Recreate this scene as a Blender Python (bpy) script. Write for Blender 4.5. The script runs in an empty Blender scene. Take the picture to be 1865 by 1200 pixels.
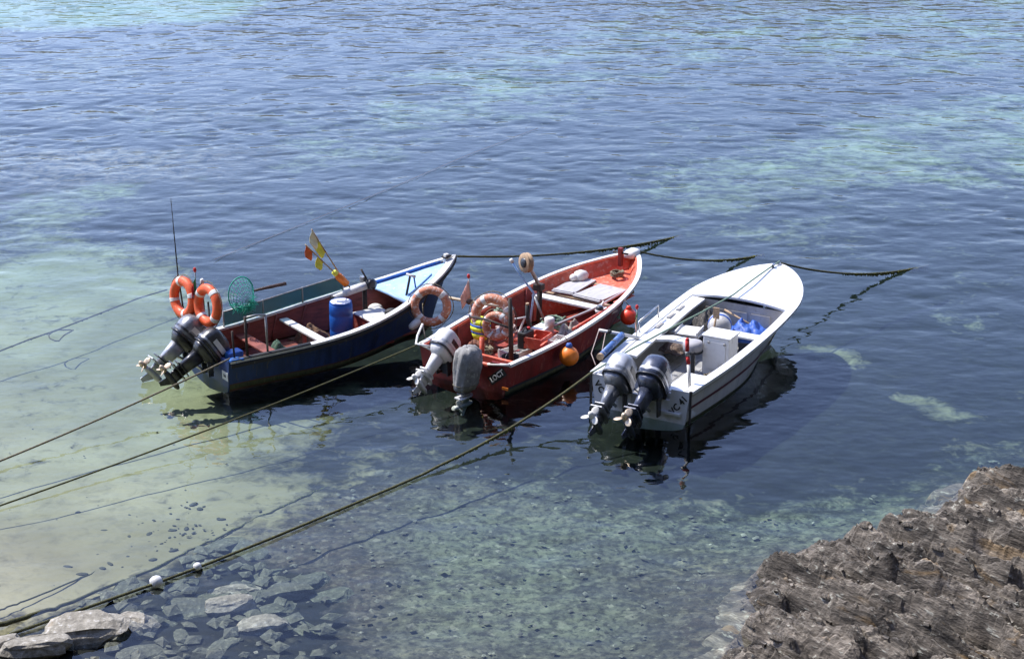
import bpy, bmesh, math, random
import numpy as np
from mathutils import Vector, Matrix

# ------------------------------------------------------------------ camera, sky, sun, exposure
SC = bpy.context.scene
COL = SC.collection
cam_d = bpy.data.cameras.new('camera'); cam = bpy.data.objects.new('camera', cam_d); COL.objects.link(cam)
cam.location = (0, 0, 10.7); cam.rotation_euler = (math.radians(90 - 19.5), 0, 0)
cam_d.sensor_width = 36; cam_d.lens = 36 * 3200 / 1865
cam_d.clip_start = 0.1; cam_d.clip_end = 2000
SC.camera = cam

SUN_TO = Vector((-0.66, 0.40, 1.10)).normalized()          # towards the sun: left, behind the boats, high
SUN_EL = math.asin(SUN_TO.z); SUN_AZ = math.atan2(SUN_TO.x, SUN_TO.y)
world = bpy.data.worlds.new('World'); SC.world = world; world.use_nodes = True
wn = world.node_tree.nodes; wl = world.node_tree.links
sky_n = wn.new('ShaderNodeTexSky'); sky_n.sky_type = 'NISHITA'; sky_n.sun_disc = False
sky_n.sun_elevation = SUN_EL; sky_n.sun_rotation = SUN_AZ; sky_n.altitude = 0
sky_n.air_density = 1.0; sky_n.dust_density = 0.35; sky_n.ozone_density = 3.5
wn['Background'].inputs[1].default_value = 0.15
wt = wn.new('ShaderNodeMix'); wt.data_type = 'RGBA'; wt.blend_type = 'MULTIPLY'; wt.inputs[0].default_value = 1.0
wt.inputs[7].default_value = (1.09, .945, 1.03, 1)                  # the photograph's cool violet white balance
wl.new(sky_n.outputs[0], wt.inputs[6]); wl.new(wt.outputs[2], wn['Background'].inputs[0])

sun_d = bpy.data.lights.new('sun', 'SUN'); sun_d.energy = 3.0; sun_d.angle = math.radians(0.53); sun_d.color = (1.0, 0.955, 0.88)
sun = bpy.data.objects.new('sun', sun_d); COL.objects.link(sun)
sun.rotation_euler = (-SUN_TO).to_track_quat('-Z', 'Y').to_euler(); sun.location = (-20, 30, 40)

SC.view_settings.view_transform = 'Standard'; SC.view_settings.look = 'None'
SC.view_settings.exposure = 1.08; SC.view_settings.gamma = 1.0
SC.cycles.use_denoising = True
SC.cycles.max_bounces = 6; SC.cycles.diffuse_bounces = 2; SC.cycles.glossy_bounces = 3; SC.cycles.volume_bounces = 0; SC.cycles.transparent_max_bounces = 24
SC.cycles.sample_clamp_indirect = 6.0
SC.cycles.caustics_reflective = False; SC.cycles.caustics_refractive = False

random.seed(7)

# ------------------------------------------------------------------ numpy noise
def _hash(ix, iy, seed):
    h = (ix.astype(np.int64) * 374761393 + iy.astype(np.int64) * 668265263 + seed * 974634777) & 0xffffffff
    h = ((h ^ (h >> 13)) * 1274126177) & 0xffffffff
    return ((h ^ (h >> 16)) & 0xffff) / 65535.0
def vnoise(x, y, seed=0):
    x = np.asarray(x, float); y = np.asarray(y, float)
    ix = np.floor(x); iy = np.floor(y); fx = x - ix; fy = y - iy
    ux = fx * fx * fx * (fx * (fx * 6 - 15) + 10); uy = fy * fy * fy * (fy * (fy * 6 - 15) + 10)
    a = _hash(ix, iy, seed); b = _hash(ix + 1, iy, seed); c = _hash(ix, iy + 1, seed); d = _hash(ix + 1, iy + 1, seed)
    return a + (b - a) * ux + (c - a) * uy + (a - b - c + d) * ux * uy
def fbm(x, y, seed=0, oct=4, gain=.5):
    s = 0; a = 1; t = 0
    for o in range(oct):
        s = s + a * vnoise(x * 2 ** o + 17.3 * o, y * 2 ** o - 9.1 * o, seed + o); t += a; a *= gain
    return s / t
def sdist(px, py, poly):
    """signed distance to a polygon, positive inside"""
    P = np.array(poly, float); d = np.full(px.shape, 1e9); ins = np.zeros(px.shape, bool)
    for i in range(len(P)):
        a = P[i]; b = P[(i + 1) % len(P)]; e = b - a
        t = np.clip(((px - a[0]) * e[0] + (py - a[1]) * e[1]) / max((e * e).sum(), 1e-9), 0, 1)
        d = np.minimum(d, np.hypot(px - a[0] - t * e[0], py - a[1] - t * e[1]))
        if a[1] != b[1]:
            c = ((a[1] > py) != (b[1] > py)) & (px < (b[0] - a[0]) * (py - a[1]) / (b[1] - a[1]) + a[0])
            ins ^= c
    return np.where(ins, d, -d)
def smooth(a, b, x):
    t = np.clip((x - a) / (b - a), 0, 1); return t * t * (3 - 2 * t)

# ------------------------------------------------------------------ node helpers
def new_mat(name):
    m = bpy.data.materials.new(name); m.use_nodes = True
    nt = m.node_tree; nt.nodes.clear()
    out = nt.nodes.new('ShaderNodeOutputMaterial')
    return m, nt, out
def N(nt, typ, **kw):
    n = nt.nodes.new(typ)
    for k, v in kw.items():
        if k == 'inp':
            for kk, vv in v.items(): n.inputs[kk].default_value = vv
        else: setattr(n, k, v)
    return n
def ramp(nt, stops, fac=None, mode='LINEAR'):
    r = nt.nodes.new('ShaderNodeValToRGB'); r.color_ramp.interpolation = mode
    e = r.color_ramp.elements
    while len(e) < len(stops): e.new(0.5)
    for i, (p, c) in enumerate(stops):
        e[i].position = p; e[i].color = (c, c, c, 1) if isinstance(c, (int, float)) else (*c, 1)
    if fac is not None: nt.links.new(fac, r.inputs[0])
    return r
def mixc(nt, fac, a, b, blend='MIX'):
    m = nt.nodes.new('ShaderNodeMix'); m.data_type = 'RGBA'; m.blend_type = blend
    for sock, v in ((m.inputs[0], fac), (m.inputs[6], a), (m.inputs[7], b)):
        if hasattr(v, 'is_linked'): nt.links.new(v, sock)
        elif isinstance(v, (int, float)): sock.default_value = v
        else: sock.default_value = (*v, 1)
    return m.outputs[2]
def math_n(nt, op, a, b=None, clamp=False):
    if op == 'MULTIPLY_ADD':                                        # a*b + .4, kept between 0 and 1
        return math_n(nt, 'ADD', math_n(nt, 'MULTIPLY', a, b), .4, True)
    m = nt.nodes.new('ShaderNodeMath'); m.operation = op; m.use_clamp = clamp
    for i, v in enumerate((a, b)):
        if v is None: continue
        if hasattr(v, 'is_linked'): nt.links.new(v, m.inputs[i])
        else: m.inputs[i].default_value = v
    return m.outputs[0]
def coords(nt, kind='Object', scale=(1, 1, 1), rot=(0, 0, 0), vt='POINT'):
    tc = nt.nodes.new('ShaderNodeTexCoord'); mp = nt.nodes.new('ShaderNodeMapping'); mp.vector_type = vt
    mp.inputs['Scale'].default_value = scale; mp.inputs['Rotation'].default_value = rot
    nt.links.new(tc.outputs[kind], mp.inputs['Vector']); return mp.outputs[0]
def noise_n(nt, vec, scale, detail=3, rough=.5, dist=0.0):
    n = N(nt, 'ShaderNodeTexNoise', inp={'Scale': scale, 'Detail': detail, 'Roughness': rough, 'Distortion': dist})
    nt.links.new(vec, n.inputs['Vector']); return n.outputs[0]

# ------------------------------------------------------------------ mesh helpers
class MB:
    """collects geometry for ONE mesh object"""
    def __init__(s): s.v = []; s.f = []; s.sm = []
    def add(s, verts, faces, smooth=False, M=None):
        o = len(s.v)
        for p in verts:
            p = Vector(p)
            if M is not None: p = M @ p
            s.v.append(p)
        for f in faces: s.f.append([i + o for i in f]); s.sm.append(smooth)
        return s
    def box(s, c, size, M=None, taper=1.0):
        x, y, z = [k / 2 for k in size]; vs = []
        for dz in (-z, z):
            t = taper if dz > 0 else 1.0
            for dx, dy in ((-x, -y), (x, -y), (x, y), (-x, y)): vs.append((c[0] + dx * t, c[1] + dy * t, c[2] + dz))
        return s.add(vs, [(3, 2, 1, 0), (4, 5, 6, 7), (0, 1, 5, 4), (1, 2, 6, 5), (2, 3, 7, 6), (3, 0, 4, 7)], False, M)
    def loft(s, rings, closed=True, caps=True, smooth=True, M=None):
        n = len(rings[0]); vs = [p for r in rings for p in r]; fs = []
        for i in range(len(rings) - 1):
            for j in range(n if closed else n - 1):
                k = (j + 1) % n
                fs.append((i * n + j, i * n + k, (i + 1) * n + k, (i + 1) * n + j))
        s.add(vs, fs, smooth, M)
        if caps and closed:
            o = len(s.v) - len(vs)
            s.f.append([o + j for j in range(n)][::-1]); s.sm.append(False)
            s.f.append([o + (len(rings) - 1) * n + j for j in range(n)]); s.sm.append(False)
        return s
    def tube(s, pts, r, n=8, closed=False, M=None, flat=1.0):
        pts = [Vector(p) for p in pts]; m = len(pts)
        rs = r if isinstance(r, (list, tuple)) else [r] * m
        rings = []; ref = None
        for i in range(m):
            if closed: t = pts[(i + 1) % m] - pts[i - 1]
            else: t = pts[min(i + 1, m - 1)] - pts[max(i - 1, 0)]
            if t.length < 1e-9: t = Vector((0, 0, 1))
            t.normalize()
            if ref is None:
                ref = Vector((0, 0, 1)) if abs(t.z) < .9 else Vector((1, 0, 0))
            a = (ref - t * ref.dot(t)).normalized(); ref = a; b = t.cross(a)
            rings.append([pts[i] + (a * math.cos(2 * math.pi * k / n) * flat + b * math.sin(2 * math.pi * k / n)) * rs[i] for k in range(n)])
        if closed: rings.append(rings[0]); return s.loft(rings, True, False, True, M)
        return s.loft(rings, True, True, True, M)
    def lathe(s, prof, n=16, M=None, smooth=True):
        rings = [[(r * math.cos(2 * math.pi * k / n), r * math.sin(2 * math.pi * k / n), z) for k in range(n)] for r, z in prof]
        return s.loft(rings, True, True, smooth, M)
    def sphere(s, c, r, n=14, m=8, M=None):
        r = (r, r, r) if isinstance(r, (int, float)) else r
        rings = []
        for i in range(m + 1):
            a = -math.pi / 2 + math.pi * i / m; q = max(math.cos(a), 1e-3)
            rings.append([(c[0] + r[0] * q * math.cos(2 * math.pi * k / n), c[1] + r[1] * q * math.sin(2 * math.pi * k / n), c[2] + r[2] * math.sin(a)) for k in range(n)])
        return s.loft(rings, True, True, True, M)
    def torus(s, R, r, M=None, n=36, m=12, a0=0, a1=2 * math.pi, grow=1.0):
        full = abs(a1 - a0 - 2 * math.pi) < 1e-6
        pts = [(R * math.cos(a0 + (a1 - a0) * i / n), R * math.sin(a0 + (a1 - a0) * i / n), 0) for i in range(n if full else n + 1)]
        return s.tube(pts, r * grow, m, full, M)
    def prism(s, poly, h, M=None):
        """polygon in local xy pushed along z from 0 to h"""
        n = len(poly); vs = [(p[0], p[1], 0) for p in poly] + [(p[0], p[1], h) for p in poly]
        fs = [tuple(range(n))[::-1], tuple(range(n, 2 * n))] + [(i, (i + 1) % n, n + (i + 1) % n, n + i) for i in range(n)]
        return s.add(vs, fs, False, M)
    def mesh(s, name, mat=None, bevel=0.0, seg=2):
        me = bpy.data.meshes.new(name)
        me.from_pydata([tuple(p) for p in s.v], [], s.f)
        me.polygons.foreach_set('use_smooth', s.sm)
        if bevel > 0:
            bm = bmesh.new(); bm.from_mesh(me)
            es = [e for e in bm.edges if len(e.link_faces) == 2 and e.calc_face_angle(0) > 0.5]
            bmesh.ops.bevel(bm, geom=es, offset=bevel, segments=seg, profile=.6, affect='EDGES', clamp_overlap=True)
            bmesh.ops.recalc_face_normals(bm, faces=bm.faces)
            for f in bm.faces: f.smooth = f.smooth or f.calc_area() < 0
            bm.to_mesh(me); bm.free()
        else:
            bm = bmesh.new(); bm.from_mesh(me); bmesh.ops.recalc_face_normals(bm, faces=bm.faces); bm.to_mesh(me); bm.free()
        if mat is not None: me.materials.append(mat)
        return me
    def build(s, name, mat, parent=None, bevel=0.0, loc=None, M=None):
        me = s.mesh(name, mat, bevel)
        o = bpy.data.objects.new(name, me); COL.objects.link(o)
        if parent is not None: o.parent = parent
        if loc is not None: o.location = loc
        if M is not None: o.matrix_basis = M
        return o
def tag(o, label=None, cat=None, group=None, kind=None):
    if label: o['label'] = label
    if cat: o['category'] = cat
    if group: o['group'] = group
    if kind: o['kind'] = kind
    return o
def thing(name, label, cat, loc=(0, 0, 0), rz=0.0, group=None):
    o = bpy.data.objects.new(name, None); COL.objects.link(o); o.empty_display_size = .2
    o.location = loc; o.rotation_euler = (0, 0, rz)
    return tag(o, label, cat, group)
def np_mesh(name, verts, faces, mat, smooth=True):
    me = bpy.data.meshes.new(name)
    me.from_pydata(verts.tolist(), [], faces.tolist())
    me.polygons.foreach_set('use_smooth', [smooth] * len(me.polygons))
    if mat: me.materials.append(mat)
    o = bpy.data.objects.new(name, me); COL.objects.link(o); return o
def grid_faces(nx, ny):
    i = np.arange(nx - 1)[:, None] * ny + np.arange(ny - 1)[None, :]
    i = i.ravel(); return np.stack([i, i + ny, i + ny + 1, i + 1], 1)
def R3(ax, deg): return Matrix.Rotation(math.radians(deg), 4, ax)
def T3(x, y, z): return Matrix.Translation((x, y, z))

# ------------------------------------------------------------------ materials
def paint(name, col, rough=.45, wear=None, wear_amt=.0, var=.12, scale=6.0, metallic=0.0, bump=.002, spec=.5, coat=0.0, streak=(1, 1, 1)):
    m, nt, out = new_mat(name)
    b = N(nt, 'ShaderNodeBsdfPrincipled', inp={'Roughness': rough, 'Metallic': metallic, 'Specular IOR Level': spec, 'Coat Weight': coat})
    vec = coords(nt, 'Object', streak)
    n1 = noise_n(nt, vec, scale, 5, .62)
    lo = tuple(max(c * (1 - var * 1.6), 0) for c in col); hi = tuple(min(c * (1 + var), 1) for c in col)
    base = ramp(nt, [(.3, lo), (.7, hi)], n1).outputs[0]
    if wear is not None:
        n2 = noise_n(nt, vec, scale * 2.3, 6, .7, .4)
        f = ramp(nt, [(.62 - wear_amt, 0.0), (.70 - wear_amt, 1.0)], n2).outputs[0]
        base = mixc(nt, f, base, wear)
    nt.links.new(base, b.inputs['Base Color'])
    r = ramp(nt, [(.3, max(rough - .1, .05)), (.7, min(rough + .15, 1))], n1).outputs[0]
    nt.links.new(r, b.inputs['Roughness'])
    if bump:
        bp = N(nt, 'ShaderNodeBump', inp={'Strength': .6, 'Distance': bump}); n3 = noise_n(nt, vec, scale * 6, 4, .6)
        nt.links.new(n3, bp.inputs['Height']); nt.links.new(bp.outputs[0], b.inputs['Normal'])
    nt.links.new(b.outputs[0], out.inputs[0]); return m

# ------------------------------------------------------------------ sea bed
SAND_LO = (.24, .212, .130); SAND_HI = (.37, .328, .215)
def bed_z(x, y):
    """shelves from the shore at the lower left; the water's apparent (refracted) depth"""
    d = .11 * ((x + 6.3) * .55 + (y - 19.0) * .75)
    z = np.where(d < .28, -.02 - d, -.30 - .45 * (1 - np.exp(-np.maximum(d - .28, 0) / .8)))
    return np.where(z > .4, .4 + (1 - np.exp(-np.maximum(z - .4, 0) / .6)) * .6, z)
WEED = [(-11.14, 36.56), (-10.28, 37.91), (-8.91, 37.28), (-7.39, 35.66), (-5.68, 31.88), (-4.48, 28.87), (-3.88, 27.93), (-3.07, 28.37), (-3.05, 27.19), (-3.72, 26.66), (-3.79, 25.13), (-2.81, 24.77), (-2.0, 25.21), (-0.53, 24.87), (0.57, 24.45), (1.21, 23.96), (2.08, 23.39), (2.94, 23.13), (4.1, 23.46), (5.48, 23.89), (6.43, 24.42), (8.11, 25.51), (10.56, 26.69), (60, 29), (90, 100), (25, 150), (-8, 78), (-10.12, 71.84), (-11.28, 67.85), (-15.3, 66.84), (-19.23, 65.97), (-60, 65.97), (-60, 35.56)]
GRAVEL = [(-2.75, 24.09), (-1.98, 24.88), (-0.54, 25.38), (0.58, 24.98), (1.24, 24.47), (2.11, 23.89), (2.99, 23.62), (4.18, 23.95), (5.58, 24.4), (8.3, 26.18), (14, 26.18), (14, 10), (-7.5, 10), (-7.2, 17.9), (-6.31, 19.0), (-5.73, 19.81), (-5.12, 20.87), (-4.24, 22.14), (-3.72, 22.83)]
PATCH = [  # sandy clearings in the weed: polygon, strength, softness
    ([(3.42, 42.8), (5.42, 45.97), (8.97, 49.59), (12.89, 52.94), (17.57, 54.57), (14.31, 43.68), (9.33, 43.38), (7.6, 41.42), (4.18, 40.6)], 0.5, 2.6),
    ([(-2.77, 57.61), (1.28, 60.53), (2.27, 56.27), (-0.53, 50.99), (-2.44, 50.25)], 0.42, 3.0),
    ([(2.41, 65.44), (8.07, 70.48), (22.04, 73.28), (17.99, 59.07), (10.72, 60.04), (4.9, 58.1)], 0.4, 5.0),
    ([(-3.9, 52.89), (-6.78, 49.15), (-5.41, 45.28), (-3.46, 46.53)], 0.34, 3.0),
    ([(-12.36, 40.97), (-10.96, 42.33), (-9.41, 43.47), (-9.78, 41.3), (-10.89, 38.34), (-11.5, 37.86)], 0.5, 1.2),
    ([(5.52, 31.19), (6.11, 31.26), (6.55, 30.3), (6.28, 29.95), (5.67, 30.53)], 0.6, 0.35),
    ([(6.73, 28.49), (7.37, 28.58), (7.88, 27.74), (7.48, 27.41), (7.05, 27.98)], 0.6, 0.35),
    ([(5.0, 38.63), (6.96, 39.1), (6.99, 37.77), (5.11, 37.54)], 0.25, 1.5)]
PINK = [([(-15.22, 58.01), (-14.53, 61.51), (-10.14, 63.14), (-9.63, 61.01), (-11.31, 56.65), (-13.51, 55.31)], 3.0),
        ([(-15.18, 51.23), (-11.43, 52.83), (-7.37, 47.78), (-8.96, 44.05), (-12.05, 42.85), (-13.51, 45.14)], 3.5),
        ([(-0.67, 65.44), (2.45, 66.64), (1.32, 62.09), (-1.56, 60.02)], 3.0)]
OUTCROP = [(2.45, 17.6), (2.50, 18.4), (2.66, 19.0), (2.86, 19.6), (3.05, 20.15), (3.33, 20.86), (3.72, 21.05), (4.08, 21.48), (4.80, 21.80), (5.30, 22.08), (5.85, 22.28), (6.27, 23.05), (6.72, 23.5), (7.2, 23.84), (8.2, 24.1), (10.5, 24.6), (13, 23), (13, 12), (3.0, 12), (2.5, 16)]

def axis(a0, a1, step, far):
    core = np.arange(a0, a1 + 1e-6, step); left = []; k = step; p = a0
    while p > -far: k *= 1.35; p -= k; left.append(p)
    right = []; k = step; p = a1
    while p < far: k *= 1.35; p += k; right.append(p)
    return np.array(left[::-1] + core.tolist() + right)
xs = axis(-24, 24, .16, 500); ys = axis(14, 82, .16, 500)
GX, GY = np.meshgrid(xs, ys, indexing='ij'); gx = GX.ravel(); gy = GY.ravel()
bz = bed_z(gx, gy)
near = np.exp(-((gx) ** 2 + (gy - 40) ** 2) / 60 ** 2)
sdw = sdist(gx, gy, WEED); sdg = sdist(gx, gy, GRAVEL); sdo = sdist(gx, gy, OUTCROP)
weed = np.clip(.5 + sdw / 2.4, 0, 1)
for pl, st, so in PATCH:
    weed = weed - st * smooth(-so, so * .6, sdist(gx, gy, pl)) * (weed > .5)
grav = np.clip(.5 + (sdg + .9 * (gx > -2.2)) / 1.6, 0, 1)
pink = np.zeros_like(weed)
WEEDY_GROUND = [(-7.5, 10), (-7.2, 17.8), (-6.31, 18.9), (-5.72, 19.76), (-5.1, 20.79), (-4.29, 21.99), (-3.92, 22.06), (-2.74, 21.08), (-2.38, 20.44), (-2.16, 18.89), (-2.0, 15)]   # weed covered boulders' ground
weed = np.maximum(weed, .78 * smooth(-.5, .25, sdist(gx, gy, WEEDY_GROUND)))
for pl, so in PINK: pink = np.maximum(pink, smooth(-so, so, sdist(gx, gy, pl)))
bz = bz + near * ((fbm(gx * .5, gy * .5, 3) - .5) * .12 + weed * (fbm(gx * 1.6, gy * 1.6, 8) - .5) * .12 + grav * (fbm(gx * 3, gy * 3, 11) - .5) * .12)
bz = np.minimum(bz + .2 * smooth(-1.6, .4, sdo) * (bz < 0), np.where(sdw > -1, -.34, 9))

lowA = fbm(gx * .55, gy * .55, 21, 4); lowB = fbm(gx * 1.0, gy * 1.0, 33, 4); lowC = fbm(gx * .33, gy * .33, 45, 5)
ragged = fbm(gx * .8 + 2 * lowC, gy * .8, 51, 5, .6) - .5
weed = weed + ragged * .9; grav = grav + ragged * .9
pink = pink * smooth(.38, .62, lowC)
def seabed_mat():
    m, nt, out = new_mat('seabed')
    b = N(nt, 'ShaderNodeBsdfPrincipled', inp={'Roughness': .9, 'Specular IOR Level': .2})
    at = N(nt, 'ShaderNodeAttribute', attribute_name='cover'); sp = N(nt, 'ShaderNodeSeparateColor'); nt.links.new(at.outputs['Color'], sp.inputs[0])
    at2 = N(nt, 'ShaderNodeAttribute', attribute_name='mottle'); sq = N(nt, 'ShaderNodeSeparateColor'); nt.links.new(at2.outputs['Color'], sq.inputs[0])
    vec = coords(nt, 'Object')
    mid = noise_n(nt, vec, 3.0, 5, .68, .5); fine = noise_n(nt, vec, 10, 3, .7)
    sand = ramp(nt, [(.32, SAND_LO), (.68, SAND_HI)], sq.outputs[0]).outputs[0]
    sand = mixc(nt, ramp(nt, [(.35, .0), (.75, .25)], fine).outputs[0], sand, (.17, .15, .105))
    sand = mixc(nt, ramp(nt, [(.50, 0.0), (.72, .6)], mid).outputs[0], sand, (.13, .117, .08))
    gp = N(nt, 'ShaderNodeSeparateXYZ'); nt.links.new(vec, gp.inputs[0])
    sand = mixc(nt, ramp(nt, [(.0, 0.0), (1.0, 1.0)], math_n(nt, 'MULTIPLY_ADD', gp.outputs[2], 5.0)).outputs[0], sand, (.40, .32, .225))   # dry pale sand where the bottom rises out of the water
    vo = N(nt, 'ShaderNodeTexVoronoi', inp={'Scale': 11.0, 'Randomness': 1.0}); nt.links.new(vec, vo.inputs['Vector'])
    vs = N(nt, 'ShaderNodeSeparateColor'); nt.links.new(vo.outputs['Color'], vs.inputs[0])
    gcol = ramp(nt, [(0.0, (.04, .04, .036)), (.5, (.11, .107, .085)), (.85, (.17, .165, .125)), (.96, (.22, .205, .165)), (1.0, (.4, .37, .3))], vs.outputs[0]).outputs[0]
    galg = ramp(nt, [(.36, (.085, .06, .05)), (.52, (.14, .135, .10)), (.68, (.20, .21, .145))], sq.outputs[2]).outputs[0]
    gcol = mixc(nt, .55, gcol, galg)
    gcol = mixc(nt, ramp(nt, [(.44, 0.0), (.60, .7)], mid).outputs[0], gcol, (.04, .036, .036))
    gcol = mixc(nt, ramp(nt, [(.36, .85), (.52, 0.0)], fine).outputs[0], gcol, (.028, .027, .026))
    gcol = mixc(nt, ramp(nt, [(.60, 0.0), (.72, .6)], fine).outputs[0], gcol, (.24, .235, .17))
    wcol = ramp(nt, [(.35, (.005, .006, .006)), (.60, (.014, .015, .012)), (.78, (.045, .042, .032))], mid).outputs[0]
    pk = mixc(nt, ramp(nt, [(.42, 0.0), (.60, 1.0)], mid).outputs[0], wcol, (.33, .21, .18))
    eg = math_n(nt, 'MULTIPLY', math_n(nt, 'SUBTRACT', mid, .5), 1.6)
    wm = ramp(nt, [(.20, 0.0), (.78, 1.0)], math_n(nt, 'ADD', sp.outputs[0], eg)).outputs[0]
    gm = ramp(nt, [(.30, 0.0), (.70, 1.0)], math_n(nt, 'ADD', sp.outputs[1], eg)).outputs[0]
    c = mixc(nt, gm, sand, gcol)
    c = mixc(nt, wm, c, mixc(nt, sp.outputs[2], wcol, pk))
    nt.links.new(c, b.inputs['Base Color'])
    nt.links.new(b.outputs[0], out.inputs[0]); return m
bed = np_mesh('seabed', np.stack([gx, gy, bz], 1), grid_faces(len(xs), len(ys)), seabed_mat())
ca = bed.data.color_attributes.new('cover', 'FLOAT_COLOR', 'POINT')
ca.data.foreach_set('color', np.stack([weed, grav, pink, np.ones_like(weed)], 1).astype(np.float32).ravel())
cb = bed.data.color_attributes.new('mottle', 'FLOAT_COLOR', 'POINT')
cb.data.foreach_set('color', np.stack([lowA, lowB, lowC, np.ones_like(weed)], 1).astype(np.float32).ravel())
tag(bed, kind='structure')

# ------------------------------------------------------------------ water: a closed body whose top is rippled
def water_mat():
    m, nt, out = new_mat('water')
    vec = coords(nt, 'Object', (.75, 1.0, 1))
    h3 = noise_n(nt, vec, 4.2, 1, .5, 0)
    bp = N(nt, 'ShaderNodeBump', inp={'Strength': 1.0, 'Distance': .008}); nt.links.new(h3, bp.inputs['Height'])
    fr = N(nt, 'ShaderNodeFresnel', inp={'IOR': 1.333}); nt.links.new(bp.outputs[0], fr.inputs['Normal'])
    gl = N(nt, 'ShaderNodeBsdfGlossy', inp={'Roughness': .03, 'Color': (1, 1, 1, 1)}); nt.links.new(bp.outputs[0], gl.inputs['Normal'])
    tr = N(nt, 'ShaderNodeBsdfTransparent', inp={'Color': (.96, .98, .98, 1)})
    mx = N(nt, 'ShaderNodeMixShader'); nt.links.new(fr.outputs[0], mx.inputs[0]); nt.links.new(tr.outputs[0], mx.inputs[1]); nt.links.new(gl.outputs[0], mx.inputs[2])
    nt.links.new(mx.outputs[0], out.inputs['Surface'])
    va = N(nt, 'ShaderNodeVolumeAbsorption', inp={'Color': (.50, .84, .74, 1), 'Density': .40})
    nt.links.new(va.outputs[0], out.inputs['Volume'])
    return m
def waves(x, y):
    """small wind ripples on a lazy swell: noise stretched along the crests, crests slightly sharpened"""
    h = 0
    for k, (lam, amp, ang, st, sd) in enumerate(((3.2, .007, -14, .7, 61), (1.25, .008, 12, .75, 62), (.62, .0105, -10, .8, 63), (.36, .0075, 16, .85, 64))):
        a = math.radians(ang); u = x * math.cos(a) + y * math.sin(a); v = -x * math.sin(a) + y * math.cos(a)
        wob = 1.6 * vnoise(u * .5 / lam, v * .5 / lam, sd + 40)
        n = vnoise(u * st / lam + 3.1 * k, v / lam * 1.25 + wob, sd)
        h = h + amp * 2 * (np.abs(n - .5) * -1.1 + n) * (.65 + .7 * vnoise(x * .13 + k, y * .13, sd + 80))
    return h
wxs = axis(-21, 21, .09, 500); wys = axis(15, 74, .09, 500)
WX, WY = np.meshgrid(wxs, wys, indexing='ij'); wx = WX.ravel(); wy = WY.ravel()
fade = np.clip(1 - (np.maximum(np.abs(wx) - 21, 0) + np.maximum(wy - 74, 0) + np.maximum(15 - wy, 0)) / 6, 0, 1)
wz = waves(wx, wy); wz = (wz - wz.mean()) * fade * (.34 + .50 * smooth(23, 44, wy))
nwx, nwy = len(wxs), len(wys)
wv = np.stack([wx, wy, wz], 1); wf = grid_faces(nwx, nwy).tolist()
# side skirt and floor close the body
per = [i * nwy for i in range(nwx)] + [(nwx - 1) * nwy + j for j in range(1, nwy)] + [i * nwy + nwy - 1 for i in range(nwx - 2, -1, -1)] + [j for j in range(nwy - 2, 0, -1)]
low = wv[per].copy(); low[:, 2] = -8; base = len(wv); wv = np.concatenate([wv, low]); k = len(per)
for i in range(k): wf.append([per[(i + 1) % k], per[i], base + i, base + (i + 1) % k])
wf.append(list(range(base + k - 1, base - 1, -1)))
me = bpy.data.meshes.new('water'); me.from_pydata(wv.tolist(), [], wf); me.polygons.foreach_set('use_smooth', [True] * (len(wf) - k - 1) + [False] * (k + 1))
me.materials.append(water_mat()); water = bpy.data.objects.new('water', me); COL.objects.link(water); tag(water, kind='structure')

# ------------------------------------------------------------------ unseen high shore added behind and right of the camera to shade the hulls
def added_cliff_mesh(nu=110, nv=44):
    th = np.radians(np.linspace(-148, 28, nu)); v = np.linspace(0, 1, nv); U, V = np.meshgrid(th, v, indexing='ij'); U = U.ravel(); V = V.ravel()
    kr = [0, .10, .22, .30, .40, .55, .75, 1]; r = np.interp(V, kr, [29.5, 31, 33, 35.2, 43, 60, 86, 125]); z = np.interp(V, kr, [-1.5, 3, 7.0, 8.8, 9.0, 42, 85, 125])
    amp = smooth(.40, .60, V) + .25 * smooth(0, .08, V) * smooth(.26, .16, V)
    r = r + (fbm(U * 7, V * 9, 71, 5) - .5) * 5 * amp; z = z + (fbm(U * 9, V * 14, 77, 4) - .5) * 5 * amp
    end = np.minimum(smooth(-148, -136, np.degrees(U)), smooth(28, 14, np.degrees(U))); z = -1.5 + (z + 1.5) * end
    return np.stack([r * np.cos(U), 35 + r * np.sin(U), z], 1), grid_faces(nu, nv)
added_cliff_mat = paint('added_cliff_rock', (.045, .042, .034), .9, (.025, .036, .015), .08, .35, .6, bump=.05)
cv, cf = added_cliff_mesh(); cliff = np_mesh('cliff', cv, cf, added_cliff_mat, False); tag(cliff, kind='structure')
def added_headland(nu=90, nv=12):  # unseen far shore added to darken the low sky the water mirrors
    x = np.linspace(-260, 260, nu); v = np.linspace(0, 1, nv); X, V = np.meshgrid(x, v, indexing='ij'); X = X.ravel(); V = V.ravel()
    top = 14 + 13 * fbm(X * .012 + 5, X * 0, 91, 4); y = 165 + V * 60 + .0012 * X ** 2 * -1 + (fbm(X * .05, V * 4, 95, 4) - .5) * 8
    z = -2 + (top + 2) * V ** .55 + (fbm(X * .1, V * 6, 97, 4) - .5) * 2 * V
    return np.stack([X, y, z], 1), grid_faces(nu, nv)
hv, hf = added_headland(); hl = np_mesh('added_headland', hv, hf, paint('added_headland_rock', (.13, .13, .115), .9, (.08, .10, .06), .06, .3, .08, bump=0), False); tag(hl, kind='structure')

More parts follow.
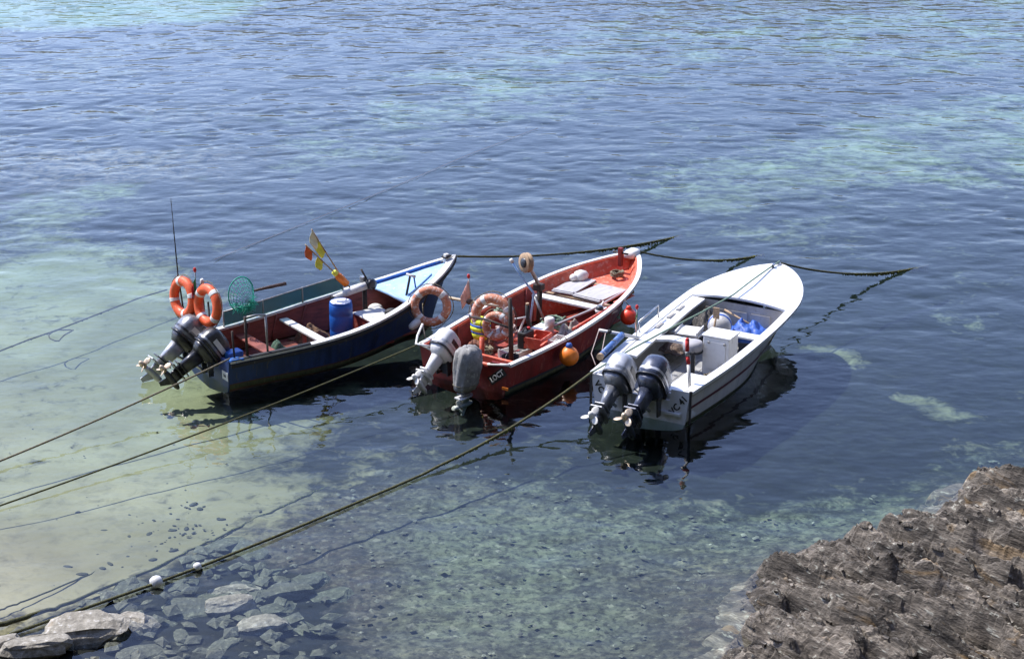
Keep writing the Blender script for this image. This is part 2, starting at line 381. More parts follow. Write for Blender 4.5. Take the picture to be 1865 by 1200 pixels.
# ------------------------------------------------------------------ rocks
def rock_mat(name, stops, ochre=0.0, scale=3.0, stretch=(1, 1, 1), rot=0.0, bump=.03, wet=.75):
    m, nt, out = new_mat(name)
    b = N(nt, 'ShaderNodeBsdfPrincipled', inp={'Roughness': wet, 'Specular IOR Level': .35})
    vec = coords(nt, 'Object', tuple(1 / k for k in stretch), (0, 0, rot), 'TEXTURE')
    n1 = noise_n(nt, vec, scale, 6, .7, .3); n2 = noise_n(nt, vec, scale * 5.5, 4, .65)
    c = ramp(nt, stops, n1).outputs[0]
    c = mixc(nt, ramp(nt, [(.38, .55), (.62, 0.0)], n2).outputs[0], c, tuple(k * .45 for k in stops[0][1]))
    c = mixc(nt, ramp(nt, [(.60, 0.0), (.70, .7)], n2).outputs[0], c, tuple(min(k * 1.5, .6) for k in stops[-1][1]))
    if ochre:
        n3 = noise_n(nt, vec, scale * .9, 4, .6, .8)
        c = mixc(nt, ramp(nt, [(.60, 0.0), (.67, ochre)], n3).outputs[0], c, (.34, .20, .06))
    nt.links.new(c, b.inputs['Base Color'])
    bp = N(nt, 'ShaderNodeBump', inp={'Strength': .9, 'Distance': bump}); nt.links.new(n2, bp.inputs['Height']); nt.links.new(bp.outputs[0], b.inputs['Normal'])
    nt.links.new(b.outputs[0], out.inputs[0]); return m
STR_ANG = math.atan2(-.80, .62)                                      # direction in which the rock layers run
def stone_mb(seed, dims=(1, 1, 1), cuts=11, sub=2):
    """angular split stone: a ball trimmed by random planes"""
    rnd = random.Random(seed); bm = bmesh.new(); bmesh.ops.create_icosphere(bm, subdivisions=sub, radius=1.0)
    for v in bm.verts:
        v.co = Vector([math.copysign(abs(c) ** .62, c) for c in v.co]) * .82
    for k in range(cuts):
        n = Vector((rnd.gauss(0, 1), rnd.gauss(0, 1), rnd.gauss(0, .8))).normalized(); d = rnd.uniform(.5, .92)
        for v in bm.verts:
            q = v.co.dot(n) - d
            if q > 0: v.co -= n * q
    for v in bm.verts:
        v.co += Vector((rnd.uniform(-1, 1), rnd.uniform(-1, 1), rnd.uniform(-1, 1))) * .045
        v.co = Vector((v.co.x * dims[0], v.co.y * dims[1], v.co.z * dims[2]))
    if sub > 2:
        for v in bm.verts:
            q = v.co; v.co = q * (1 + .10 * math.sin(q.z / max(dims[2], .01) * 9 + seed) * .5 + .09 * (float(vnoise(q.x * 9 + seed, q.y * 9 + q.z * 7, seed)) - .5))
    mb = MB(); bm.verts.index_update(); mb.add([v.co.copy() for v in bm.verts], [[v.index for v in f.verts] for f in bm.faces], False); bm.free(); return mb

def cellular(p, q, seed):
    ip, iq = np.floor(p), np.floor(q); best = np.full(p.shape, 9.0)
    for dx in (-1, 0, 1):
        for dy in (-1, 0, 1):
            cx, cy = ip + dx, iq + dy
            best = np.minimum(best, np.hypot(cx + _hash(cx, cy, seed) - p, cy + _hash(cx, cy, seed + 50) - q))
    return best
# --- layered outcrop at the lower right
ou = np.arange(-19.2, -6.0, .036); ov = np.arange(11.0, 23.4, .0175)     # grid laid along and across the layers
OU, OV = np.meshgrid(ou, ov, indexing='ij'); _ca, _sa = math.cos(STR_ANG), math.sin(STR_ANG)
rx = (OU * _ca - OV * _sa).ravel(); ry = (OU * _sa + OV * _ca).ravel()
def outcrop_h(x, y):
    ca, sa = math.cos(STR_ANG), math.sin(STR_ANG)
    sd = sdist(x, y, OUTCROP) + (fbm(x * 1.8, y * 1.8, 5, 4) - .5) * .7
    u = x * ca + y * sa; v = -x * sa + y * ca
    base = -2.3 + 2.0 * smooth(-1.3, -.30, sd) + .36 * smooth(-.45, .45, sd) + .75 * (1 - np.exp(-np.maximum(sd, 0) / 2.3))
    wr = fbm(u * .55, v * .9, 14, 4)
    t1 = v * 1.6 + wr * 1.5; k1 = np.floor(t1); f1 = t1 - k1
    b1 = vnoise(u * .8, k1 * 7.31, 9)
    t2 = v * 5.2 + fbm(u * .8, v * 1.6, 15, 3) * 2.6; k2 = np.floor(t2); f2 = t2 - k2
    b2 = vnoise(u * 2.6, k2 * 7.31, 19)
    t3 = v * 15 + fbm(u * 3, v * 5, 25, 3) * 6; k3 = np.floor(t3); f3 = t3 - k3
    b3 = vnoise(u * 7, k3 * 7.31, 29)
    cell = lambda p, q, sd_: cellular(p, q, sd_)
    lump = cell(u * 4.5 + wr * 2, v * 8, 3); lump2 = cell(u * 10 + wr * 3, v * 18, 5)
    groove = np.exp(-(np.minimum(f1, 1 - f1) / .085) ** 2) * smooth(.25, .5, b1)
    saw = lambda f: np.where(f < .22, f / .22, (1 - f) / .78)
    m = smooth(-.3, .4, sd)
    rub = fbm(x * 7, y * 7, 37, 4, .6) - .5
    h = base + m * (.46 * (saw(f1) - .5) * (.3 + 1.0 * b1) + .10 * (b1 - .5) + .15 * (saw(f2) - .5) * (.2 + 1.4 * b2) + .05 * (b2 - .5) + .055 * (saw(f3) - .5) * (.3 + b3) + .02 * (b3 - .5))
    return h + .10 * (fbm(x * 1.5, y * 1.5, 31, 3, .6) - .5) + m * (.06 * rub + .05 * (.55 - lump) + .03 * (.55 - lump2) - .36 * groove)
rz_ = outcrop_h(rx, ry)
of_ = grid_faces(len(ou), len(ov)); _k = (sdist(rx, ry, OUTCROP) > -1.5) & (rx < 9.6) & (ry > 16.0); of_ = of_[_k[of_].all(1)]
_id = np.full(len(rx), -1); _u = np.unique(of_); _id[_u] = np.arange(len(_u)); of_ = _id[of_]; rx, ry, rz_ = rx[_u], ry[_u], rz_[_u]
OUT_STOPS = [(.36, (.032, .027, .022)), (.45, (.13, .110, .088)), (.56, (.235, .200, .160)), (.70, (.48, .415, .34))]
outm = rock_mat('schist', OUT_STOPS, .38, 2.4, (.30, 1.8, 1), STR_ANG, .035, .7)
outcrop = thing('rock_outcrop', 'dark jagged layered rock outcrop at the water edge, lower right', 'rock', (5.5, 19.5, 0))
bo = np_mesh('bedrock', np.stack([rx - 5.5, ry - 19.5, rz_], 1), of_, outm, False); bo.parent = outcrop
rnd = random.Random(3)
slab_me = [stone_mb(50 + i, (rnd.uniform(1.0, 1.6), rnd.uniform(.5, .75), rnd.uniform(.35, .55)), 10, 2).mesh('rock_slab', outm) for i in range(7)]
def on_outcrop(n, seed, inside):
    g = np.random.default_rng(seed); x = g.uniform(2.4, 8.4, n); y = g.uniform(17.2, 24.4, n)
    k = sdist(x, y, OUTCROP) > inside; x, y = x[k], y[k]; return list(zip(x.tolist(), y.tolist(), outcrop_h(x, y).tolist()))
for i, (x, y, z) in enumerate(on_outcrop(160, 4, .08)[:60]):
    s = rnd.uniform(.07, .13) if i > 15 else rnd.uniform(.13, .19)
    o = bpy.data.objects.new('rock_slab', slab_me[i % 7]); COL.objects.link(o); o.parent = outcrop
    o.location = (x - 5.5, y - 19.5, z - .05); o.rotation_euler = (rnd.uniform(.0, .3), rnd.uniform(-.2, .2), STR_ANG + rnd.gauss(0, .15)); o.scale = (s, s, s * rnd.uniform(.8, 1.4))
chip = MB()
for x, y, z in on_outcrop(500, 6, -.1):
    s = rnd.uniform(.010, .034)
    M = T3(x - 5.5, y - 19.5, z + .01) @ Matrix.Rotation(STR_ANG + rnd.gauss(0, .3), 4, 'Z') @ Matrix.Rotation(rnd.uniform(-.2, .7), 4, 'X') @ Matrix.Rotation(rnd.uniform(-.3, .3), 4, 'Y')
    vs = [(sx * s * rnd.uniform(.8, 1.6), sy * s * rnd.uniform(.4, .9), sz * s * rnd.uniform(.5, 1.0)) for sz in (-1, 1) for sx, sy in ((-1, -1), (1, -1), (1, 1), (-1, 1))]
    chip.add(vs, [(3, 2, 1, 0), (4, 5, 6, 7), (0, 1, 5, 4), (1, 2, 6, 5), (2, 3, 7, 6), (3, 0, 4, 7)], False, M)
tag(chip.build('rock_chips', outm, outcrop), kind='stuff')

# --- stones in the shallows, lower left
pale = rock_mat('pale_stone', [(.3, (.21, .19, .15)), (.5, (.35, .32, .26)), (.7, (.50, .465, .39))], .25, 2.5, (1, 1, 1), 0, .03, .8)
grey = rock_mat('grey_stone', [(.3, (.075, .078, .060)), (.5, (.13, .132, .10)), (.7, (.21, .21, .16))], .0, 2.5, (1, 1, 1), 0, .03, .8)
STONES = [  # x, y, half length, half width, half height, lift, turn, pale?, label
    (-5.26, 19.05, .56, .36, .20, .07, 10, 1, 'largest pale stone breaking the surface near the lower left corner'),
    (-4.70, 19.48, .30, .22, .14, .03, -12, 1, 'square pale stone just breaking the surface below the white float'),
    (-5.70, 18.62, .46, .22, .16, .10, 12, 1, 'long pale stone cut by the bottom edge in the lower left corner'),
    (-6.10, 18.66, .24, .16, .13, .08, 30, 1, 'small pale stone at the very corner, lower left'),
    (-3.62, 20.10, .33, .15, .12, .09, 15, 1, 'narrow bright whitish stone under water between darker slabs'),
    (-3.15, 19.66, .36, .20, .14, .04, 18, 1, 'wedge shaped pale greenish stone furthest right of the bright stones'),
    (-4.88, 19.05, .22, .14, .12, .07, -20, 0, 'small grey stone leaning on the largest pale stone'),
    (-4.16, 20.14, .44, .26, .10, -.03, 8, 0, 'broad flat grey slab under water beneath the float rope'),
    (-3.65, 20.72, .38, .22, .12, -.02, 25, 1, 'greenish pointed stone under water just right of the small float'),
    (-4.49, 20.86, .36, .22, .10, -.03, 15, 0, 'flat dim slab under water right beside the white float'),
    (-2.99, 20.66, .40, .20, .13, -.0, 22, 0, 'long tilted bluish grey slab under water at the edge of the gravel')]
for i, (x, y, a, b_, c_, lf, tr, p, lb) in enumerate(STONES):
    o = stone_mb(200 + i, (a * 1.2, b_ * 1.25, c_ * 1.25), 12, 3).build('stone', pale if p else grey)
    o.location = (x, y, float(bed_z(np.array([x]), np.array([y]))[0]) + lf); o.rotation_euler = (rnd.uniform(-.12, .12), rnd.uniform(-.12, .12), math.radians(tr)); tag(o, lb, 'stone', 'stones in the lower left shallows')
DULL = [(-4.0, 20.47, .26, 'dull stone under water between the broad flat slab and the greenish pointed stone'), (-3.62, 19.03, .28, 'dull submerged stone near the bottom edge, left of the wedge shaped stone'),
    (-4.11, 19.28, .25, 'dull submerged stone just right of the square pale stone'), (-2.76, 21.19, .34, 'dull stone under water beyond the long tilted slab, on the gravel'),
    (-4.1, 22.17, .33, 'flat dull stone under water furthest up beside the thick black rope'), (-3.69, 22.03, .30, 'flat dull stone under the weedy rope, well beyond the small float'),
    (-5.06, 20.6, .28, 'dull stone left of the white float, between the two ropes'), (-4.4, 19.73, .16, 'small dull stone between the square pale stone and the broad flat slab'),
    (-3.01, 20.25, .28, 'dull stone under water right of the narrow bright whitish stone'), (-2.41, 20.69, .28, 'dull stone furthest right of all the stones, out on the gravel'),
    (-3.75, 18.78, .22, 'dull stone cut by the bottom edge, between the square and the wedge shaped stones'), (-4.48, 18.77, .27, 'dull stone at the bottom edge just right of the largest pale stone'),
    (-5.34, 19.95, .19, 'small dull stone above the largest pale stone, up against the thick black rope'), (-3.3, 21.3, .25, 'dull stone beside the rope shadow, right of the small float'),
    (-2.7, 19.8, .25, 'dull stone under water right of the wedge shaped pale stone'), (-3.3, 19.1, .22, 'dull stone just below the wedge shaped pale stone, near the bottom edge')]
for i, (x, y, r, lb) in enumerate(DULL):
    o = stone_mb(300 + i, (r * 1.5, r * .95, r * .42), 11, 3).build('stone', grey)
    o.location = (x, y, float(bed_z(np.array([x]), np.array([y]))[0]) - .05); o.rotation_euler = (rnd.uniform(-.15, .15), rnd.uniform(-.15, .15), rnd.uniform(0, 6.28))
    tag(o, lb, 'stone', 'stones in the lower left shallows')
def scatter(name, n, area, poly, size, mat, seed, flat=.6):
    r = random.Random(seed); mb = MB(); g = np.random.default_rng(seed)
    X = g.uniform(area[0], area[1], n); Y = g.uniform(area[2], area[3], n)
    keep = (sdist(X, Y, poly) > 0) & (sdist(X, Y, OUTCROP) < 0); X, Y = X[keep], Y[keep]; Z = bed_z(X, Y)
    for x, y, z in zip(X.tolist(), Y.tolist(), Z.tolist()):
        s = size * r.uniform(.4, 1.0) ** 1.5 + .012
        M = T3(x, y, z + s * .2 + .03) @ Matrix.Rotation(r.uniform(0, 6.28), 4, 'Z') @ Matrix.Rotation(r.uniform(-.3, .3), 4, 'X')
        vs = [(s * r.uniform(.8, 1.3), 0, 0), (0, s * r.uniform(.6, 1), 0), (-s * r.uniform(.8, 1.3), 0, 0), (0, -s * r.uniform(.6, 1), 0), (s * .2, 0, s * flat), (0, 0, -s * flat)]
        mb.add(vs, [(0, 1, 4), (1, 2, 4), (2, 3, 4), (3, 0, 4), (1, 0, 5), (2, 1, 5), (3, 2, 5), (0, 3, 5)], False, M)
    return tag(mb.build(name, mat), 'small stones and shells strewn over the gravel bed', 'pebbles', None, 'stuff')
pebm = rock_mat('pebble', [(.3, (.10, .095, .08)), (.5, (.18, .175, .145)), (.7, (.36, .34, .28))], .0, 1.3, (1, 1, 1), 0, .02, .8)
scatter('pebbles', 900, (-3.2, 9, 17.2, 26.5), GRAVEL, .05, pebm, 5, .25)
rubble = scatter('rubble', 420, (-6.2, -1.6, 17.4, 22.8), WEEDY_GROUND, .15, grey, 15, .35); rubble['label'] = 'small broken stones filling the gaps between the lower left stones'; rubble['category'] = 'rubble'
tg = random.Random(77); tm = MB()
for i in range(190):
    x, y = -4.9 + tg.gauss(0, .75), 22.6 + tg.gauss(0, .75)
    if i > 150: x, y = tg.uniform(-8, -4.2), tg.uniform(20, 27)
    if sdist(np.array([x]), np.array([y]), GRAVEL)[0] > -.15: continue
    z = float(bed_z(np.array([x]), np.array([y]))[0]); s_ = tg.uniform(.006, .022) + (.03 if i % 9 == 0 else 0)
    tm.sphere((0, 0, 0), (s_ * tg.uniform(1, 2.2), s_, s_ * .3), 7, 4, T3(x, y, z + .012) @ Matrix.Rotation(tg.uniform(0, 6), 4, 'Z'))
tag(tm.build('weed_tufts', paint('tuft_weed', (.055, .055, .04), .9, None, 0, .3, 9)), 'small dark weed tufts scattered over the shallow sand', 'seaweed', None, 'stuff')

# ------------------------------------------------------------------ boat builder
class Boat:
    """x from the transom forward, y to port, z up from the water"""
    def __init__(s, name, label, loc, deg, L, hb, gz, bz, ex, rake, kw0, kw1):
        s.L, s.hb, s.gz, s.bz, s.ex, s.rake, s.kw0, s.kw1 = L, hb, gz, bz, ex, rake, kw0, kw1
        s.rz = math.radians(deg); s.root = thing(name, label, 'boat', (loc[0], loc[1], 0), s.rz)
        s.M = T3(loc[0], loc[1], 0) @ Matrix.Rotation(s.rz, 4, 'Z')
    def w(s, x, y, z): return s.M @ Vector((x, y, z))
    def HB(s, x):
        t = s.hb
        for i in range(len(t) - 1):
            if x <= t[i + 1][0]:
                p1, p2 = t[i], t[i + 1]; u = (x - p1[0]) / (p2[0] - p1[0])
                m1 = (p2[1] - t[i - 1][1]) / (p2[0] - t[i - 1][0]) if i > 0 else 0
                m2 = (t[i + 2][1] - p1[1]) / (t[i + 2][0] - p1[0]) if i + 2 < len(t) else (p2[1] - p1[1]) / (p2[0] - p1[0]) * 1.2
                d = p2[0] - p1[0]; u2, u3 = u * u, u * u * u
                return max((2 * u3 - 3 * u2 + 1) * p1[1] + (u3 - 2 * u2 + u) * d * m1 + (3 * u2 - 2 * u3) * p2[1] + (u3 - u2) * d * m2, 0.0)
        return 0.0
    def GZ(s, x): return s.gz + (s.bz - s.gz) * max(min(x / s.L, 1), 0) ** s.ex
    def side(s, u, t, sg=1, inset=0.0):
        """u along the boat 0..1, t 0 at the gunwale, 1 at the waterline, up to 2 at the keel"""
        xg = u * s.L; hb = s.HB(xg); g = s.GZ(xg)
        k = max(0, (u - .35) / .65); k = k * k * (3 - 2 * k); kw = s.kw0 + (s.kw1 - s.kw0) * k
        if t <= 1:
            f = t ** .85; z = g * (1 - t) - .0 * t; y = hb * (1 + (kw - 1) * f) - inset; x = u * (s.L - s.rake * t ** .8)
        else:
            q = t - 1; z = -.22 * q ** .7; y = hb * kw * (1 - q ** 2.2) - inset; x = u * (s.L - s.rake * (1 + .5 * q))
        return Vector((min(x, s.L), sg * max(y, 0), z))
    def tz(s, z): return lambda u: 1 - z / max(s.GZ(u * s.L), .1)
    def us(s, n=34, u0=0.0, u1=1.0): return [u0 + (u1 - u0) * (1 - (1 - i / n) ** 1.45) for i in range(n + 1)]
    def skin(s, name, mat, t0, t1, nt=6, out=0.0, inset=0.0, u0=0.0, u1=1.0, sides=(1, -1), parent=None):
        mb = MB()
        for sg in sides:
            rings = []
            for u in s.us(34, u0, u1):
                ring = []
                for k in range(nt + 1):
                    a_ = t0(u) if callable(t0) else t0; b_ = t1(u) if callable(t1) else t1; p = s.side(u, a_ + (b_ - a_) * k / nt, sg, inset - out); ring.append(p)
                rings.append(ring)
            mb.loft(rings, False, False, True)
        return mb.build(name, mat, parent or s.root)
    def outline(s, x0=0.0, inset=0.0, n=30):
        us = s.us(n, x0 / s.L, 1.0)
        P = [Vector((u * s.L, s.HB(u * s.L), s.GZ(u * s.L))) for u in us]; S = [Vector((p.x, -p.y, p.z)) for p in P[-2::-1]]
        return P + S
    def cap(s, name, mat, w_out, w_in, th, dz=0.0, x0=0.0, parent=None):
        """gunwale capping swept round the bow"""
        path = s.outline(x0); rings = []
        for i, p in enumerate(path):
            a = path[max(i - 1, 0)]; b = path[min(i + 1, len(path) - 1)]; t = Vector((b.x - a.x, b.y - a.y, 0)).normalized()
            n = Vector((-t.y, t.x, 0))                                # port path runs forward: left of travel is outboard
            rings.append([p + n * w_out + Vector((0, 0, dz - th)), p + n * w_out + Vector((0, 0, dz)), p - n * w_in + Vector((0, 0, dz)), p - n * w_in + Vector((0, 0, dz - th))])
        mb = MB(); mb.loft(rings, True, True, False); return mb.build(name, mat, parent or s.root)
    def deck(s, name, mat, x0, inset, dz, camber=.03, th=.03, x1=None):
        mb = MB(); top = []; bot = []
        n = 18; x1 = x1 or s.L - .02
        for i in range(n + 1):
            x = x0 + (x1 - x0) * (1 - (1 - i / n) ** 1.4); h = max(s.HB(x) - inset, 0.004); r = []
            for k in range(9):
                y = h * (1 - k / 4.0); r.append(Vector((x, y, s.GZ(x) + dz + camber * (1 - (y / max(h, .01)) ** 2) * min(h / .5, 1))))
            top.append(r); bot.append([p - Vector((0, 0, th)) for p in r])
        rings = [a + b[::-1] for a, b in zip(top, bot)]
        mb.loft(rings, True, True, False); o = mb.build(name, mat, s.root)
        return o
    def transom(s, mat, cut=.45, cutz=.14, th=.05, name='transom'):
        """plate across the stern with a lowered middle for the engines"""
        pts = [(s.side(0, t / 8 * 2, 1).y, s.side(0, t / 8 * 2, 1).z) for t in range(9)]
        poly = [(y, z) for y, z in pts] + [(-y, z) for y, z in pts[-2::-1]]
        g = s.gz - .005; poly += [(-s.hb[0][1] * .62, g), (-cut, g - cutz), (cut, g - cutz), (s.hb[0][1] * .62, g)]
        M = Matrix(((0, 0, 1, -.025), (1, 0, 0, 0), (0, 1, 0, 0), (0, 0, 0, 1)))
        mb = MB(); mb.prism(poly, th, M); return mb.build(name, mat, s.root)
    def floor(s, mat, z, x0, x1, n=6, w=.17, gap=.012):
        for k in range(n):
            y = (k - (n - 1) / 2) * (w + gap); a = x0; b = x1
            while b > a and s.HB(b) * .8 - .08 < abs(y) + w / 2: b -= .08
            if b - a > .3: MB().box(((a + b) / 2, y, z), (b - a, w, .03)).build('floor_plank', mat, s.root, .004)
    def bilge(s, mat, z=.02):
        """sealed inner bottom under the planks keeps the sea out"""
        mb = MB(); rings = []
        for u in s.us(20, .004, .97):
            p = s.side(u, 1 - z / max(s.GZ(u * s.L), .1), 1, .01); rings.append([Vector((p.x, p.y, z)), Vector((p.x, -p.y, z))])
        mb.loft(rings, False, False, False); return mb.build('inner_bottom', mat, s.root)
    def on(s, name, label, cat, x, y, z, rz=0.0, group=None):
        p = s.w(x, y, z); return thing(name, label, cat, p, s.rz + math.radians(rz), group)
def rod(pts, r, name, mat, parent, n=8): return MB().tube(pts, r, n).build(name, mat, parent)

# ------------------------------------------------------------------ paints
navy = paint('navy_paint', (.020, .048, .165), .42, (.08, .085, .10), .05, .30, 3, streak=(2.2, 1, .5))
bottom_brown = paint('brown_bottom', (.10, .035, .025), .7, (.05, .05, .03), .05, .3, 8)
brown_in = paint('brown_red_inside', (.25, .07, .052), .6, (.30, .13, .10), .02, .3, 7, streak=(.5, 1, 2))
ltblue = paint('light_blue_deck', (.34, .53, .78), .45, (.72, .75, .77), .03, .10, 5)
midblue = paint('bright_blue', (.03, .16, .55), .4, (.3, .4, .6), .02, .2, 8)
worn_white = paint('worn_white', (.68, .67, .63), .55, (.22, .33, .55), .05, .15, 7)
rubber = paint('black_rubber', (.022, .022, .024), .7, (.10, .10, .10), .02, .3, 9)
red_shaded = paint('red_paint_shaded', (.21, .017, .015), .45, (.36, .12, .09), .05, .28, 3, streak=(2.2, 1, .5))  # boat's red darkened: the outer hull's shade is put into the colour
red_in = paint('red_inside', (.70, .14, .08), .5, (.70, .33, .25), .08, .18, 6)  # same red brightened, sunlight on the bow lining put into the colour
red_in_shade = paint('red_well_shaded', (.32, .055, .04), .6, (.34, .14, .11), .03, .28, 7)  # same red darkened for the shade down inside the hull
dknavy = paint('dark_navy_bottom', (.012, .016, .028), .6, (.05, .05, .05), .02, .3, 8)
white_p = paint('white_gelcoat', (.80, .80, .79), .34, (.62, .58, .50), .0, .05, 4, coat=.2)
white_hull = paint('white_hull', (.76, .76, .77), .34, (.52, .42, .30), .01, .09, 2.6, coat=.3, streak=(2.6, 1, .35))
cream = paint('cream_panel', (.56, .51, .43), .5, (.40, .34, .26), .03, .12, 6)
grey_in = paint('grey_inside', (.34, .34, .34), .55, (.20, .19, .17), .03, .18, 6)
maroon = paint('maroon_stripe', (.095, .008, .016), .4, None, 0, .15, 6)
white_trim = paint('white_trim', (.78, .77, .75), .45, (.50, .44, .38), .0, .08, 8)
galv = paint('galvanised', (.34, .34, .33), .45, (.25, .16, .09), .02, .2, 14, .7)
rustpost = paint('dark_iron', (.045, .038, .033), .65, (.14, .065, .03), .05, .3, 14, .3)
chrome = paint('steel', (.62, .62, .63), .25, None, 0, .1, 14, 1.0)
m_dark = paint('engine_dark', (.030, .031, .036), .32, (.09, .09, .095), .0, .25, 10, .2, coat=.4)
m_grey = paint('engine_grey', (.23, .24, .26), .32, (.35, .35, .36), .0, .15, 10, .35, coat=.4)
m_blue = paint('engine_bluegrey', (.055, .065, .10), .3, (.16, .17, .2), .0, .2, 10, .35, coat=.5)
m_silver = paint('engine_silver', (.52, .53, .55), .33, (.36, .36, .36), .0, .1, 10, .4, coat=.3)
m_white = paint('engine_white', (.70, .70, .71), .38, (.45, .44, .42), .0, .08, 10, coat=.3)
brass = paint('prop_bronze', (.62, .50, .36), .4, (.3, .2, .1), .05, .2, 20, .5)
propw = paint('prop_white', (.78, .76, .70), .45, (.5, .4, .3), .02, .1, 20)
orange = paint('orange_ring', (.78, .11, .025), .5, (.85, .35, .2), .02, .15, 9)
faded = paint('faded_ring', (.55, .20, .11), .6, (.74, .62, .54), .10, .2, 9)
ringw = paint('white_band', (.76, .75, .72), .5, None, 0, .08, 9)
drumb = paint('blue_plastic', (.012, .11, .46), .38, (.05, .2, .5), -.02, .12, 5)
tan = paint('bare_wood', (.42, .29, .18), .65, (.25, .17, .11), .04, .25, 14, streak=(.3, 2, 2))
greywood = paint('grey_boards', (.47, .46, .47), .7, (.32, .30, .29), .05, .12, 5, streak=(.4, 2, 2))
dkwood = paint('dark_wood', (.10, .06, .045), .7, (.2, .12, .09), .04, .25, 12)
yellow = paint('hivis_yellow', (.72, .78, .03), .6, None, 0, .12, 9)
bluefab = paint('blue_tarp', (.045, .13, .50), .5, (.25, .33, .6), .0, .25, 7)
greyfab = paint('grey_canvas', (.30, .295, .285), .85, (.55, .54, .50), .06, .25, 5)
greennet = paint('green_net', (.03, .46, .33), .6, None, 0, .2, 9)
green_r = paint('green_rope', (.20, .30, .22), .8, (.45, .5, .42), .04, .25, 30)
rope_m = paint('old_rope', (.23, .19, .13), .9, (.05, .06, .03), .10, .35, 26)
rope_d = paint('weedy_rope', (.07, .068, .030), .9, (.19, .19, .05), .08, .4, 22)
weed_m = paint('rope_weed', (.13, .135, .022), .75, (.26, .25, .05), .04, .4, 16)
pinkline = paint('pale_line', (.42, .33, .30), .8, None, 0, .2, 30)
buoy_o = paint('orange_buoy', (.85, .22, .02), .42, (.75, .3, .1), -.02, .12, 7)
buoy_r = paint('red_buoy', (.80, .055, .02), .4, (.8, .25, .15), -.02, .12, 7)
flag_or = paint('orange_cloth', (.80, .16, .03), .7, None, 0, .12, 9)
flag_ye = paint('yellow_cloth', (.78, .74, .08), .7, None, 0, .12, 9)
flag_wh = paint('pale_yellow_cloth', (.80, .77, .50), .7, None, 0, .1, 9)
flag_gr = paint('green_cloth', (.02, .26, .11), .7, None, 0, .12, 9)
flag_re = paint('red_cloth', (.58, .03, .03), .7, None, 0, .12, 9)
flag_pk = paint('faded_pink_cloth', (.76, .42, .34), .7, None, 0, .12, 9)
black_p = paint('black_plate', (.015, .016, .016), .4, None, 0, .1, 9)
slime = paint('waterline_slime', (.07, .075, .035), .8, (.13, .11, .07), .06, .35, 6, streak=(2, 1, .6))
def glass_mat():
    m, nt, out = new_mat('teal_screen')
    tr = N(nt, 'ShaderNodeBsdfTransparent', inp={'Color': (.42, .62, .62, 1)}); b = N(nt, 'ShaderNodeBsdfPrincipled', inp={'Base Color': (.10, .24, .24, 1), 'Roughness': .3})
    mx = N(nt, 'ShaderNodeMixShader'); mx.inputs[0].default_value = .5
    nt.links.new(tr.outputs[0], mx.inputs[1]); nt.links.new(b.outputs[0], mx.inputs[2]); nt.links.new(mx.outputs[0], out.inputs[0]); return m
screen_m = glass_mat()

